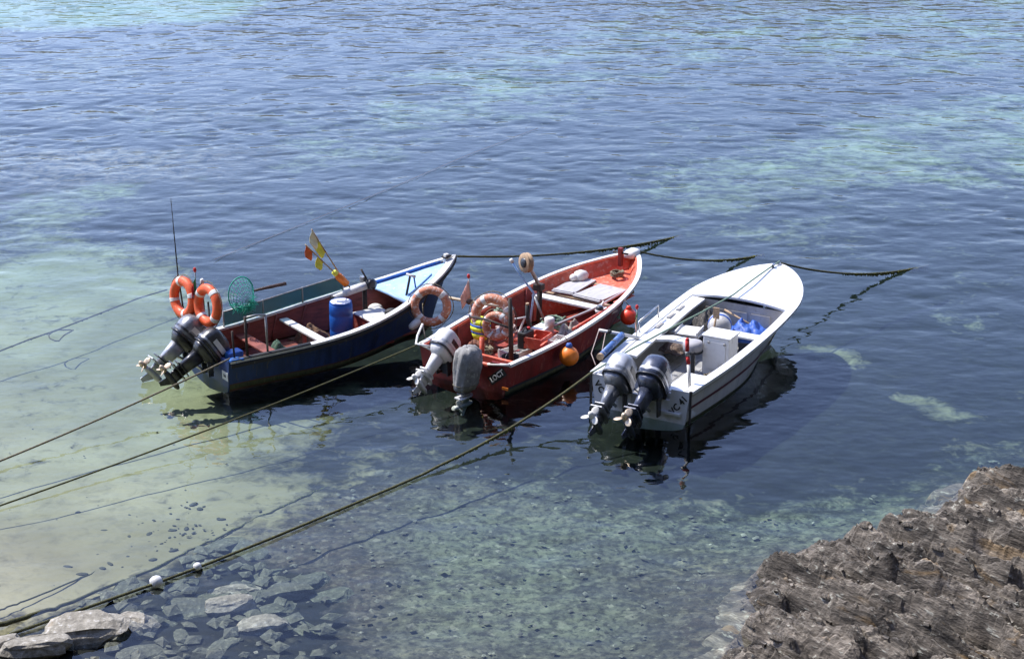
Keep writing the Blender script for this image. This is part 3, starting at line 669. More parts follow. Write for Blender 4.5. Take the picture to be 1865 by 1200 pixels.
# ------------------------------------------------------------------ repeated gear
def superring(cx, lx, ly, z, n=20, p=.62):
    r = []
    for k in range(n):
        a = 2 * math.pi * k / n; c, s = math.cos(a), math.sin(a)
        r.append((cx + lx * math.copysign(abs(c) ** p, c), ly * math.copysign(abs(s) ** p, s), z))
    return r
def outboard(boat, label, x, y, z, tilt, cowl, lower, leg, prop, stripe=None, sc=1.0, rz=0.0, cover=None, group=None):
    t = boat.on('outboard_motor', label, 'outboard motor', x, y, z, rz, group); t.scale = (sc, sc, sc)
    R = R3('Y', tilt)
    o = MB().loft([superring(-.16, .30, .185, .10), superring(-.16, .315, .20, .16), superring(-.165, .31, .195, .30), superring(-.17, .285, .18, .40), superring(-.175, .24, .15, .465), superring(-.18, .15, .09, .50), superring(-.18, .05, .03, .51)], M=R).build('cowling', cowl, t); o_cowl = o.name
    if stripe:
        MB().loft([superring(-.16, .319, .204, .175), superring(-.162, .317, .202, .215)], caps=False, M=R).build('stripe', stripe, o)
        MB().loft([superring(-.16, .323, .207, .085), superring(-.16, .323, .207, .115)], caps=True, M=R).build('seam', m_dark, o)
    MB().loft([superring(-.19, .17, .10, -.06), superring(-.17, .25, .16, .02), superring(-.16, .30, .185, .10)], M=R).build('lower_cowling', lower, t)
    MB().loft([superring(-.20, .15, .095, -.05, 14), superring(-.21, .125, .075, -.25, 14), superring(-.22, .11, .055, -.50, 14)], M=R).build('leg', leg, t)
    pl = [(.03, 0), (-.02, .06), (-.12, .10), (-.42, .115), (-.47, .09), (-.47, -.09), (-.42, -.115), (-.12, -.10), (-.02, -.06)]
    MB().prism(pl, .022, R @ T3(0, 0, -.53)).build('cavitation_plate', leg, t, .004)
    MB().prism([(p[0] * .8 - .04, p[1] * .85) for p in pl], .02, R @ T3(0, 0, -.44)).build('splash_plate', lower, t, .004)
    g = MB(); g.loft([superring(-.21, .12, .04, -.52, 14), superring(-.21, .11, .034, -.68, 14)], M=R)
    prof = [(.004, -.26), (.03, -.24), (.052, -.17), (.058, -.02), (.055, .12), (.04, .2)]
    g.lathe(prof, 14, R @ T3(-.22, 0, -.70) @ R3('Y', -90)); o = g.build('gearcase', leg, t)
    MB().prism([(-.12, -.73), (-.30, -.73), (-.34, -.90), (-.26, -.92)], .016, R @ Matrix(((1, 0, 0, 0), (0, 0, 1, -.008), (0, 1, 0, 0), (0, 0, 0, 1)))).build('skeg', leg, o)
    pm = R @ T3(-.47, 0, -.70) @ R3('Y', -90)
    pr = MB(); pr.lathe([(.045, -.05), (.05, .02), (.035, .08), (.01, .10)], 12, pm)
    o = pr.build('propeller', prop, t)
    for k in range(3):
        b = MB(); b.sphere((0, .095, 0), (.055, .075, .008), 10, 6, pm @ R3('Z', 120 * k + 20) @ R3('Y', 28)); b.build('blade', prop, o)
    for sy in (-1, 1):                                             # maker's band on each flank, engine cables
        seg = []
        for zz in (.245, .275, .305, .335):
            ring = superring(-.165, .314, .1985, zz, 60)
            pts = [q for q in ring if q[1] * sy > .1 and -.34 < q[0] < .02]; pts.sort(key=lambda q: q[0]); seg.append([R @ Vector(q) for q in pts])
        n_ = min(len(q) for q in seg); MB().loft([q[:n_] for q in seg], False, False, True).build('decal', ringw if cowl is not m_white and cowl is not m_silver else m_dark, bpy.data.objects[o_cowl])
    cb = MB()
    for k in range(3): cb.tube([R @ Vector((.10, -.06 + .06 * k, .06)), Vector((.20, -.05 + .05 * k, .10)), Vector((.34, -.10 + .12 * k, -.02)), Vector((.55, -.2 + .15 * k, -.22))], .011, 5)
    tag(cb.build('control_cables', rubber, t), kind='stuff')
    for sy in (-1, 1):
        MB().prism([(-.02, .07), (.10, .07), (.12, .02), (.06, -.02), (.05, -.26), (-.05, -.26), (-.06, 0)], .03, Matrix(((1, 0, 0, 0), (0, 0, 1, sy * .12 - .015), (0, 1, 0, 0), (0, 0, 0, 1)))).build('clamp_bracket', m_dark, t, .004)
    MB().tube([(-.02, -.13, 0), (-.02, .13, 0)], .028, 10).build('pivot', galv, t)
    MB().tube([(-.06, 0, -.18), R @ Vector((-.12, 0, -.22))], .025, 8).build('tilt_ram', chrome, t)
    if cover:
        rr = random.Random(5); rings = []
        for i, (zz, lx, ly, cx) in enumerate([(.535, .06, .04, -.18), (.52, .22, .14, -.175), (.44, .31, .20, -.17), (.25, .35, .225, -.165), (.08, .345, .22, -.17), (-.10, .32, .20, -.18), (-.26, .30, .19, -.2), (-.36, .27, .16, -.22), (-.38, .16, .10, -.22)]):
            ring = superring(cx, lx, ly, zz, 36, .8); q = []
            for k, p in enumerate(ring):
                f = 1 + .075 * math.sin(k * 1.57 + i * .9) * (i > 1) + rr.uniform(-.02, .02); q.append((cx + (p[0] - cx) * f, p[1] * f, zz + rr.uniform(-.012, .012)))
            rings.append(q)
        MB().loft(rings, M=R).build('canvas_cover', cover, t)
        MB().tube([R @ Vector((p[0] * 1.0, p[1] * 1.06, -.24)) for p in superring(-.2, .315, .20, 0, 20, .8)], .008, 6, True).build('tie_cord', rope_m, t)
    return t
def life_ring(root_loc, rotM, label, body, band, R=.285, r=.085, group='life rings', phase=20):
    t = thing('life_ring', label, 'life ring', root_loc, 0, group)
    t.rotation_euler = rotM.to_euler()
    MB().torus(R, r, R3('X', 0), 40, 14).build('ring', body, t)
    for k in range(4):
        a = math.radians(phase + 90 * k)
        MB().torus(R, r, None, 8, 14, a - .12, a + .12, 1.04).build('band', band, t)
    n = 32
    MB().tube([((R + r * 1.15 + .03 * abs(math.sin(2 * (2 * math.pi * k / n - math.radians(phase))))) * math.cos(2 * math.pi * k / n), (R + r * 1.15 + .03 * abs(math.sin(2 * (2 * math.pi * k / n - math.radians(phase))))) * math.sin(2 * math.pi * k / n), 0) for k in range(n)], .008, 5, True).build('grab_line', rope_m, t)
    return t
def face(dirv, up=(0, 0, 1), spin=0):
    """rotation whose local z points along dirv"""
    z = Vector(dirv).normalized(); x = Vector(up).cross(z)
    if x.length < 1e-4: x = Vector((1, 0, 0))
    x.normalize(); y = z.cross(x); M = Matrix((x, y, z)).transposed().to_4x4(); return M @ R3('Z', spin)
def cloth(p00, p10, p11, p01, mat, name, parent, wav=.02, n=7, seed=0, th=.004):
    """small waving sheet between four corners, with real thickness"""
    P = [Vector(p) for p in (p00, p10, p11, p01)]; nn = (P[1] - P[0]).cross(P[3] - P[0]).normalized(); rr = random.Random(seed); ph = rr.uniform(0, 6)
    g = []
    for i in range(n + 1):
        u = i / n; row = []
        for j in range(n + 1):
            v = j / n; p = P[0] * (1 - u) * (1 - v) + P[1] * u * (1 - v) + P[2] * u * v + P[3] * (1 - u) * v
            row.append(p + nn * wav * math.sin(u * 6 + v * 2.5 + ph) * (.3 + u))
        g.append(row)
    rings = [a + [p + nn * th for p in a[::-1]] for a in g]
    return MB().loft(rings, True, True, True).build(name, mat, parent)
def small_flag(boat, label, x, y, z, h, cols, lean=(0, 0), size=.2, tip=flag_re, drop=1.0, away=(-.6, -.2), cat='flag'):
    t = boat.on('flag', label, cat, x, y, z); top = Vector((lean[0], lean[1], h))
    rod([(0, 0, 0), top], .011, 'staff', galv, t); MB().sphere(top, (.03, .03, .045), 10, 6).build('staff_tip', tip, t)
    n = len(cols); a = Vector((away[0], away[1], 0)).normalized()
    for k, c in enumerate(cols):
        s0 = k / n; s1 = (k + 1) / n; hang = lambda s: a * size * .45 * s + Vector((0, 0, -size * .9 * s * drop))
        up = top * .92; dn = top * (.92 - size * .95 / h)
        cloth(up + hang(s0), up + hang(s1), dn + hang(s1) + Vector((0, 0, .3 * size * s1)), dn + hang(s0) + Vector((0, 0, .3 * size * s0)), c, 'cloth', t, .012, 4, k)
    return t
def plate_text(txt, size, M, mat, parent, name='lettering', ext=.002):
    cu = bpy.data.curves.new(name, 'FONT'); cu.body = txt; cu.size = size; cu.extrude = ext; cu.offset = size * .025; cu.align_x = 'CENTER'; cu.align_y = 'CENTER'; cu.resolution_u = 2
    tmp = bpy.data.objects.new(name + '_tmp', cu); COL.objects.link(tmp); dg = bpy.context.evaluated_depsgraph_get(); dg.update()
    me = bpy.data.meshes.new_from_object(tmp.evaluated_get(dg)); bpy.data.objects.remove(tmp); me.materials.clear(); me.materials.append(mat)
    o = bpy.data.objects.new(name, me); COL.objects.link(o); o.parent = parent; o.matrix_basis = M; return o
AFT = lambda x, y, z, spin=0: T3(x, y, z) @ Matrix(((0, 0, -1, 0), (-1, 0, 0, 0), (0, 1, 0, 0), (0, 0, 0, 1))) @ R3('Z', spin)   # text facing aft

def heap(boat, name, label, cat, x, y, z, sx, sy, sz, mat, seed, rz=0, n=26):
    """crumpled pile: a draped, creased sheet"""
    t = boat.on(name, label, cat, x, y, z, rz); g = np.linspace(-1, 1, n); X, Y = np.meshgrid(g, g, indexing='ij'); r = np.sqrt(X ** 2 + Y ** 2)
    Z = np.clip(1 - r ** 2.2, 0, 1) * sz * (.55 + 1.5 * np.abs(fbm(X * 1.7 + seed, Y * 1.7, seed, 3, .45) - .5) * 2) ; ed = 1 + .25 * (vnoise(np.arctan2(Y, X) * 2 + seed, r * 0, seed) - .5)
    v = np.stack([(X * ed * sx).ravel(), (Y * ed * sy).ravel(), Z.ravel()], 1); o = np_mesh('sheet', v, grid_faces(n, n), mat); o.parent = t
    sol = o.modifiers.new('thickness', 'SOLIDIFY'); sol.thickness = .012; return t
# ================================================================== BLUE BOAT
B = Boat('fishing_boat', 'dark navy open fishing boat with light blue foredeck, leftmost of the three boats', (-5.132, 27.881), 36.0, 5.04,
         [(0, .80), (.8, .85), (1.8, .94), (2.5, .94), (3.25, .82), (3.7, .68), (4.2, .48), (4.6, .30), (5.04, .0)], .48, 1.22, 2.6, .55, .90, .60)
B.skin('hull', navy, 0, B.tz(.06), 6); B.skin('bottom_paint', bottom_brown, B.tz(.06), 2, 8)
B.skin('lining', brown_in, .02, .9, 5, 0, .05); B.bilge(brown_in); B.floor(brown_in, .05, .1, 4.0)
B.cap('gunwale', worn_white, .03, .085, .04, .012)
B.cap('rubbing_strake', rubber, .045, -.028, .055, -.045)
B.transom(navy, .5, .12)
MB().tube([(p.x, p.y + .02, p.z + .016) for p in [B.side(u, 0, -1) for u in (.005, .07, .14, .21, .29)]], .052, 8, flat=.45).build('gunwale_cover', rubber, B.root)
for sy in (1, -1): MB().prism([(-.01, .70 * sy), (-.01, .82 * sy), (.24, .84 * sy), (.16, .70 * sy)][::sy], .04, T3(0, 0, .475)).build('corner_block', midblue, B.root, .006)
B.deck('foredeck', ltblue, 3.62, .075, -.04, .02)
MB().tube([(3.61, B.HB(3.61) - .08, B.GZ(3.6) - .045), (3.61, 0, B.GZ(3.6) - .03), (3.61, -B.HB(3.61) + .08, B.GZ(3.6) - .045)], .032, 8).build('deck_beam', ltblue, B.root)
for dy, dm in ((.14, ltblue), (.26, ltblue)):
    MB().tube([(x, -max(B.HB(x) - dy, 0.01), B.GZ(x) - .012) for x in (3.75, 4.0, 4.25, 4.45)], .016, 6).build('deck_batten', dm, B.root)
MB().tube([(x, B.HB(x) - .075, B.GZ(x) - .005) for x in (3.65, 3.95, 4.25, 4.55, 4.8)], .03, 6).build('deck_edge', midblue, B.root)
MB().tube([(x, -B.HB(x) + .06, B.GZ(x) - .002) for x in (4.15, 4.35, 4.6, 4.8, 4.9)], .022, 6).build('deck_edge', midblue, B.root)
MB().box((4.86, 0, B.GZ(4.86) + .05), (.10, .10, .16), taper=.8).build('stem_post', worn_white, B.root, .012)
MB().tube([(4.80, .05, 1.22), (4.92, .05, 1.25), (4.92, -.05, 1.25), (4.80, -.05, 1.22)], .02, 6, True).build('mooring_hitch', rubber, B.root)
for u in (.12, .24, .36, .48, .6):
    for sg in (1, -1): MB().tube([B.side(u, t, sg, .062) for t in (.04, .3, .6, .88)], .022, 6).build('frame_rib', brown_in, B.root)
MB().box((1.88, .06, .40), (.16, 1.52, .035)).build('thwart', worn_white, B.root, .006)
MB().box((1.0, .05, .30), (.22, 1.48, .03)).build('thwart', brown_in, B.root, .006)
MB().box((1.88, .06, .22), (.03, .10, .33)).build('thwart_knee', brown_in, B.root, .005)
# engine box forward
MB().box((3.25, -.10, .24), (.52, .62, .40)).build('engine_box', paint('box_red', (.30, .06, .045), .5, (.5, .3, .25), .03, .2, 7), B.root, .01)
MB().box((3.25, -.10, .455), (.56, .66, .03)).build('engine_box_lid', worn_white, B.root, .008)
# teal screen on the port gunwale
for i, (xa, xb) in enumerate(((.72, 1.52), (1.54, 2.34), (2.36, 3.12))):
    ya, yb = B.HB(xa) - .03, B.HB(xb) - .03; za, zb = B.GZ(xa) + .02, B.GZ(xb) + .02; ta, tb = za + .26, zb + .25
    MB().loft([[(xa, ya, za), (xa, ya, ta), (xa, ya - .006, ta), (xa, ya - .006, za)], [(xb, yb, zb), (xb, yb, tb), (xb, yb - .006, tb), (xb, yb - .006, zb)]], True, True, False).build('screen_pane', screen_m, B.root)
for x in (.71, 1.53, 2.35, 3.13): rod([(x, B.HB(x) - .033, B.GZ(x)), (x, B.HB(x) - .033, B.GZ(x) + .30)], .016, 'screen_post', galv, B.root)
rod([(x, B.HB(x) - .033, B.GZ(x) + .285) for x in (.71, 1.2, 1.53, 2.0, 2.35, 2.8, 3.13)], .013, 'screen_rail', galv, B.root)
# posts on the starboard quarter
rod([(.70, -.80, .47), (.70, -.78, 1.16)], .02, 'stern_post', galv, B.root); rod([(.33, -.78, .47), (.33, -.76, 1.20)], .024, 'stern_post', rustpost, B.root); rod([(.12, -.72, .47), (.10, -.72, .98)], .018, 'stern_post', rustpost, B.root)
rod([(.70, -.78, 1.16), (.52, -.77, 1.19), (.33, -.76, 1.18)], .018, 'post_rail', galv, B.root)
rod([(.02, .30, .45), (.02, .40, .95), (.02, .74, 1.05)], .018, 'ring_post', rustpost, B.root); rod([(.10, .05, .45), (.12, .15, 1.25)], .018, 'ring_post', rustpost, B.root)
rod([(.06, .92, .45), (.0, 1.0, 1.49)], .016, 'antenna_mount', rustpost, B.root); rod([(.0, 1.0, 1.4), (-.005, 1.035, 2.1), (-.01, 1.07, 2.88)], [.014, .010, .005], 'antenna', rubber, B.root)
rod([(.18, .42, .45), (.18, .46, 1.45)], .015, 'light_pole', rustpost, B.root); MB().lathe([(.02, 0), (.035, .01), (.035, .09), (.02, .12)], 12, T3(.18, .46, 1.45)).build('stern_light', white_trim, B.root)
MB().box((.10, .42, .60), (.22, .30, .16)).build('fuel_tank', midblue, B.root, .03)
MB().box((.25, -.42, .46), (.28, .22, .12)).build('battery_box', midblue, B.root, .02)
pl = MB().prism([(-.10, -.075), (.10, -.075), (.10, .075), (-.10, .075)], .006, AFT(-.03, -.64, .20, 0)).build('name_plate', ringw, B.root)
plate_text('E', .11, AFT(-.038, -.64, .20, 90), black_p, pl)
# mast-like post with cross piece near the foredeck
rod([(3.72, -.30, .5), (3.80, -.42, 1.18)], .022, 'derrick_post', rubber, B.root); rod([(3.76, -.36, 1.19), (3.86, -.50, 1.16)], .026, 'derrick_head', worn_white, B.root); rod([(3.84, -.48, 1.15), (3.86, -.5, .95)], .015, 'derrick_hook', midblue, B.root)

outboard(B, 'dark outboard motor tilted up at the navy boat stern, silver leg towards the sand', -.20, .36, .40, 50, m_grey, m_dark, m_silver, brass, m_dark)
outboard(B, 'black outboard motor tilted up beside the grey one on the navy boat', -.14, -.22, .36, 58, m_dark, m_dark, m_dark, brass, m_grey, .95)
aft = (B.M.to_3x3() @ Vector((-1, -.12, .12)))
life_ring(B.w(-.02, .80, 1.18), face(aft, spin=10), 'bright orange life ring beside the antenna, left one at the navy boat stern', orange, ringw, phase=10)
life_ring(B.w(.10, .12, 1.20), face(aft, spin=0), 'bright orange life ring nearer the green landing net at the navy boat stern', orange, ringw, phase=55)
life_ring(B.w(3.86, -.98, .74), face((-.1, -1, .15)), 'faded brown and white life ring hung over the navy boat bow', faded, ringw, .29, .075, phase=45)
rod([B.w(3.82, -.80, .70), B.w(3.84, -.88, .9), B.w(3.86, -.96, 1.0)], .015, 'ring_hook', rustpost, None) and None
tag(bpy.data.objects['ring_hook'], 'dark hook holding the faded life ring off the navy bow', 'hook')
small_flag(B, 'small green and red flag with dark tip at the navy boat stern', .10, .52, .45, 1.30, (flag_gr, flag_re), (-.04, -.06), .26, flag_re, 1.0)
t = thing('fender', 'white sausage fender hanging below the faded life ring', 'fender', B.w(3.62, -.88, .45), B.rz); MB().lathe([(.012, -.17), (.06, -.14), (.075, -.05), (.075, .07), (.055, .14), (.02, .17)], 12, R3('Y', 62)).build('body', ringw, t); rod([(.14, 0, .07), (.20, .10, .30)], .008, 'lanyard', rope_m, t)
# landing net
t = B.on('landing_net', 'green landing net with hoop and brown handle, resting on the navy boat port side', 'landing net', 1.06, .78, 1.02)
hoop = [(.0 + .245 * math.cos(a), .0, .02 + .31 * math.sin(a)) for a in [2 * math.pi * k / 28 for k in range(28)]]
MB().tube(hoop, .012, 6, True).build('hoop', greennet, t)
net = MB()
for k in range(24):
    a = 2 * math.pi * k / 24; net.tube([(.245 * math.cos(a) * q, -.30 * (1 - q ** 2) , .02 + .31 * math.sin(a) * q - .12 * (1 - q)) for q in (1, .85, .7, .5, .3, .1)], .0045, 3)
for q in (.92, .82, .7, .56, .42, .28, .15):
    net.tube([(.245 * math.cos(a) * q, -.30 * (1 - q ** 2), .02 + .31 * math.sin(a) * q - .12 * (1 - q)) for a in [2 * math.pi * k / 20 for k in range(20)]], .0045, 3, True)
for i in range(200):
    rr = random.Random(i); a = rr.uniform(3.5, 6.2); q = rr.uniform(.2, .95); p = Vector((.245 * math.cos(a) * q, -.30 * (1 - q ** 2), .02 + .31 * math.sin(a) * q - .12 * (1 - q)))
    net.tube([p, p + Vector((rr.uniform(-.1, .1), rr.uniform(-.03, .03), rr.uniform(-.1, .06)))], .006, 3)
tag(net.build('net_bag', greennet, t), kind='stuff'); rod([(.24, 0, .03), (.55, .05, .02), (.92, .06, .02)], [.02, .03, .034], 'handle', dkwood, t)
# drum
t = B.on('drum', 'blue plastic drum standing amidships in the navy boat', 'drum', 2.66, .10, .065)
MB().lathe([(.185, 0), (.205, .03), (.21, .18), (.202, .20), (.21, .22), (.21, .46), (.202, .48), (.21, .50), (.205, .66), (.19, .69), (.17, .70)], 28).build('body', drumb, t)
MB().lathe([(.175, .695), (.18, .71), (.16, .715), (.155, .705)], 28).build('lid', ringw, t); MB().tube([(.188 * math.cos(a), .188 * math.sin(a), .70) for a in [k * math.pi / 14 for k in range(28)]], .012, 6, True).build('rim', drumb, t)
# marker poles with flags
def marker(label, base, tip, fl, flags):
    t = B.on('marker_buoy', label, 'marker buoy', *base); d = Vector(tip) - Vector(base)
    rod([(0, 0, 0), d], .012, 'pole', tan, t)
    ax = d.normalized()
    if fl is not None:
        MB().lathe([(.03, -.17), (.065, -.15), (.07, .08), (.05, .13), (.02, .17)], 14, T3(*(d * fl)) @ face(ax)).build('float', buoy_o, t); MB().lathe([(.025, .15), (.055, .16), (.05, .22), (.02, .24)], 12, T3(*(d * fl)) @ face(ax)).build('float_cap', flag_ye, t)
    for i, (f0, f1, mat, off) in enumerate(flags):
        p0, p1 = d * f1, d * f0; o = Vector(off); cloth(p0, p0 + o * .9 + ax * -.02, p1 + o * .75, p1, mat, 'cloth', t, .02, 6, i + 3)
    return t
marker('plain marker pole with a tall pale yellow flag leaning over the navy boat', (3.08, .58, .86), (2.40, .58, 2.03), None, ((.80, .99, flag_wh, (-.10, -.02, -.22)), (.60, .80, flag_ye, (-.12, .0, -.14))))
marker('marker pole with orange float and an orange flag leaning over the navy boat', (3.10, .50, .84), (2.22, .50, 1.80), .20, ((.84, .99, flag_or, (-.05, 0, -.22)), (.60, .74, flag_ye, (-.08, .0, -.20))))
# white davit pipe and net hauler
t = B.on('net_hauler', 'white and black net hauler mounted on a post forward in the navy boat', 'winch', 3.28, .34, .06)
rod([(0, -.04, 0), (0, -.04, .78)], .045, 'column', rustpost, t); MB().tube([(-.62, .02, .70), (-.30, .0, .76), (.02, -.06, .84)], [.055, .06, .07], 12).build('davit_pipe', worn_white, t)
MB().lathe([(.05, -.06), (.10, -.05), (.06, -.02), (.06, .02), (.10, .05), (.05, .06)], 16, T3(.10, -.10, .86) @ R3('X', 80)).build('wheel', m_dark, t); MB().box((.04, .05, .92), (.10, .12, .12)).build('hydraulic_motor', m_grey, t, .015)
rod([(.06, -.02, .95), (.0, .06, 1.12)], .018, 'guide_horn', rustpost, t); rod([(-.60, .02, .70), (-.66, .02, .695)], .058, 'pipe_collar', rubber, t)
for i, (x, y, z, m_) in enumerate(((3.5, .3, .42, ringw), (3.45, -.34, .52, rubber))):
    MB().sphere((0, 0, 0), (.14, .10, .09), 12, 7).build('gear_bundle', m_, None, loc=B.w(x, y, z)); 
bs = [o for o in bpy.data.objects if o.name.startswith('gear_bundle')]
tag(bs[0], 'white bundle stowed under the light blue foredeck', 'bundle'); tag(bs[1], 'black bundle on the engine box of the navy boat', 'bundle')

heap(B, 'net_heap', 'dark green net heaped on the floor of the navy boat by the stern posts', 'fishing net', 1.25, -.20, .07, .42, .34, .22, paint('green_netting', (.04, .09, .06), .9, (.16, .2, .14), .06, .4, 14), 17)
heap(B, 'net_heap', 'brown net heaped behind the blue drum in the navy boat', 'fishing net', 2.25, .42, .07, .34, .26, .20, paint('ochre_netting', (.16, .09, .05), .9, (.3, .2, .12), .06, .4, 14), 19)
B.skin('waterline_growth', slime, B.tz(.045), 1.06, 2, .004)

# ================================================================== RED BOAT
R = Boat('fishing_boat', 'red open fishing boat with white gunwale, middle of the three boats', (-.80, 27.484), 55.37, 5.52,
         [(0, .92), (.6, .97), (1.2, 1.01), (1.8, 1.04), (2.7, 1.02), (3.3, .97), (4.0, .84), (4.55, .66), (5.0, .43), (5.3, .24), (5.52, .05)], .53, .92, 1.8, .50, .90, .58)
R.skin('hull', red_shaded, 0, R.tz(.09), 6); R.skin('bottom_paint', dknavy, R.tz(.09), 2, 8)
R.skin('lining', red_in_shade, .02, .9, 5, 0, .05, 0, .62); R.skin('bow_lining', red_in, .02, .9, 5, 0, .05, .62, 1.0); R.bilge(red_in_shade); R.floor(red_in_shade, .05, .1, 4.4)
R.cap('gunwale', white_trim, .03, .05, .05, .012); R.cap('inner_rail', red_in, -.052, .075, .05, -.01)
R.transom(red_shaded, .5, .10)
MB().tube([(.02, .88, .50), (.02, .5, .44), (.02, 0, .42), (.02, -.5, .44), (.02, -.90, .50)], .035, 8).build('transom_cap', red_in, R.root)
MB().tube([(-.01, -.50, .46), (-.01, -.72, .50), (-.01, -.93, .535)], .026, 8).build('transom_trim', white_trim, R.root); MB().tube([(-.01, .62, .46), (-.01, .93, .535)], .026, 8).build('transom_trim', white_trim, R.root)
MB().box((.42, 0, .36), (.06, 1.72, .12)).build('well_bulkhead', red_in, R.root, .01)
MB().loft([superring(5.42, .16, .13, .86, 16), superring(5.44, .15, .12, .97, 16), superring(5.44, .09, .07, 1.0, 16)]).build('stem_cap', white_trim, R.root)
MB().box((5.10, .06, .92), (.08, .08, .36)).build('samson_post', red_shaded, R.root, .01); rod([(5.10, -.10, 1.0), (5.10, .22, 1.0)], .02, 'samson_pin', rustpost, R.root)
R.deck('bow_platform', red_in, 4.35, .10, -.26, .0)
for u in (.10, .20, .30, .40, .5, .58):
    for sg in (1, -1): MB().tube([R.side(u, t, sg, .062) for t in (.06, .3, .6, .88)], .022, 6).build('frame_rib', red_in_shade, R.root)
MB().box((3.36, -.02, .50), (.20, 1.74, .04)).build('thwart', white_trim, R.root, .006); MB().box((3.60, .10, .49), (.08, 1.60, .05)).build('board_bearer', tan, R.root, .006); MB().box((4.45, .0, .52), (.08, 1.24, .05)).build('board_bearer', tan, R.root, .006)
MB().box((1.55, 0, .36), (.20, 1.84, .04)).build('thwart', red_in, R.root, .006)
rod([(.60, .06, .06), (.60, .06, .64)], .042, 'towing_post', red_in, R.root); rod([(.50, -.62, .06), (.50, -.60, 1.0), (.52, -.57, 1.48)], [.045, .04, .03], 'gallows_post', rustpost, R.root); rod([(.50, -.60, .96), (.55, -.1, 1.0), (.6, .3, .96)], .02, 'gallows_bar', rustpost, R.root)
pm = AFT(-.032, -.70, .30, 40)
pl = MB().prism([(-.19, -.075), (.19, -.075), (.19, .075), (-.19, .075)], .008, pm).build('registration_plate', black_p, R.root); plate_text('LOCT', .125, AFT(-.044, -.70, .30, 40), ringw, pl)
MB().box((-.04, .40, .22), (.03, .28, .2)).build('engine_pad', dknavy, R.root, .004)
MB().box((-.035, -.86, .115), (.02, .12, .05)).build('reflector', buoy_o, R.root, .004)
rod([(-.02, .70, .53), (-.12, .92, .56), (.10, 1.05, .62), (.26, 1.06, .78)], .02, 'stern_bracket', white_trim, R.root); rod([(.26, 1.06, .78), (.30, 1.05, .52)], .012, 'stern_bracket', galv, R.root)

outboard(R, 'white outboard motor tilted up on the red boat, its leg reaching over the water', -.10, .36, .36, 52, m_white, m_white, m_white, propw, m_silver, .92)
outboard(R, 'outboard motor under a grey canvas cover, propeller down at the water, red boat', -.24, -.34, .40, 4, m_white, m_grey, m_white, propw, None, .80, 0, greyfab)
aftR = R.M.to_3x3() @ Vector((-1, -.25, .12))
life_ring(R.w(.86, .02, .95), face(aftR), 'large faded orange life ring upright in the stern of the red boat', faded, ringw, .31, .085, phase=30)
life_ring(R.w(.70, -.17, .86), face(aftR), 'smaller pinkish life ring leaning against the large faded one, red boat', faded, ringw, .19, .065, phase=60)
t = R.on('life_jacket', 'fluorescent yellow life jacket with blue bands by the life rings', 'life jacket', .80, .24, .52)
for k, (za, zb, mm) in enumerate(((0, .11, yellow), (.11, .15, bluefab), (.15, .23, yellow), (.23, .27, bluefab), (.27, .36, yellow))):
    sc = lambda z: (.085 + .05 * math.sin(min(z / .36, 1) * 2.6), .12 + .06 * math.sin(min(z / .36, 1) * 2.4))
    MB().loft([superring(.06 * za, sc(za)[0], sc(za)[1], za, 16, .8), superring(.06 * (za + zb) / 2, sc((za + zb) / 2)[0] * 1.03, sc((za + zb) / 2)[1] * 1.03, (za + zb) / 2, 16, .8), superring(.06 * zb, sc(zb)[0], sc(zb)[1], zb, 16, .8)]).build('band' if mm is bluefab else 'panel', mm, t)
# line hauler
t = R.on('line_hauler', 'line hauler with round wheel on a raised arm, port side of the red boat', 'winch', 3.02, .52, .06)
rod([(0, 0, 0), (0, -.02, .74)], .05, 'column', rustpost, t); MB().box((0, 0, .74), (.16, .16, .12)).build('base_block', rustpost, t, .015)
rod([(-.03, -.03, .78), (-.30, -.06, 1.10), (-.50, -.08, 1.30)], .035, 'arm', galv, t); rod([(.02, .04, .78), (-.12, .12, 1.15), (-.34, .10, 1.40)], .028, 'arm', rustpost, t)
wm_ = T3(-.56, -.10, 1.36) @ face(R.M.to_3x3().inverted() @ Vector((-1, -.62, .1)))
wh = MB().lathe([(.09, -.05), (.17, -.055), (.18, -.03), (.135, -.005), (.135, .005), (.18, .03), (.17, .055), (.09, .05)], 28, wm_).build('wheel', tan, t); MB().lathe([(.02, -.075), (.085, -.07), (.095, .0), (.085, .07), (.02, .075)], 16, wm_).build('hub', m_dark, wh)
rod([(-.32, -.10, .70), (-.36, -.36, .26)], .022, 'strut', galv, t)
t = R.on('bent_pole', 'pale blue bent pole standing beside the hauler wheel in the red boat', 'pole', 2.40, .30, .30); rod([(0, 0, 0), (.06, -.03, .45), (.03, -.06, .60), (-.04, .18, .90), (-.06, .33, 1.12)], .02, 'shaft', ltblue, t); rod([(-.06, .33, 1.12), (-.08, .36, 1.18)], .03, 'tip', ringw, t)
# hatch boards forward
t = R.on('hatch_board', 'larger pale grey hatch board laid across the red bow, starboard side', 'board', 3.98, -.18, .555, -4); MB().box((0, 0, 0), (.86, .60, .03)).build('board', greywood, t, .006); MB().box((-.37, 0, .024), (.06, .58, .018)).build('batten', greywood, t, .003)
t = R.on('hatch_board', 'narrower pale grey hatch board laid across the red bow, port side', 'board', 4.05, .42, .565, 5); MB().box((0, 0, 0), (.96, .44, .03)).build('board', greywood, t, .006); MB().box((-.42, 0, .024), (.06, .42, .018)).build('batten', greywood, t, .003)
t = R.on('rag_bundle', 'white crumpled bundle at the port end of the hatch boards', 'bundle', 4.42, .52, .62)
MB().loft([superring(.0, .16, .12, -.04, 18, .9), superring(.02, .19, .13, .03, 18, .9), superring(.0, .12, .10, .10, 18, .8), superring(.0, .04, .03, .13, 18, .8)]).build('body', ringw, t); MB().sphere((-.16, .05, .02), (.09, .08, .07), 10, 6).build('roll', ringw, t)
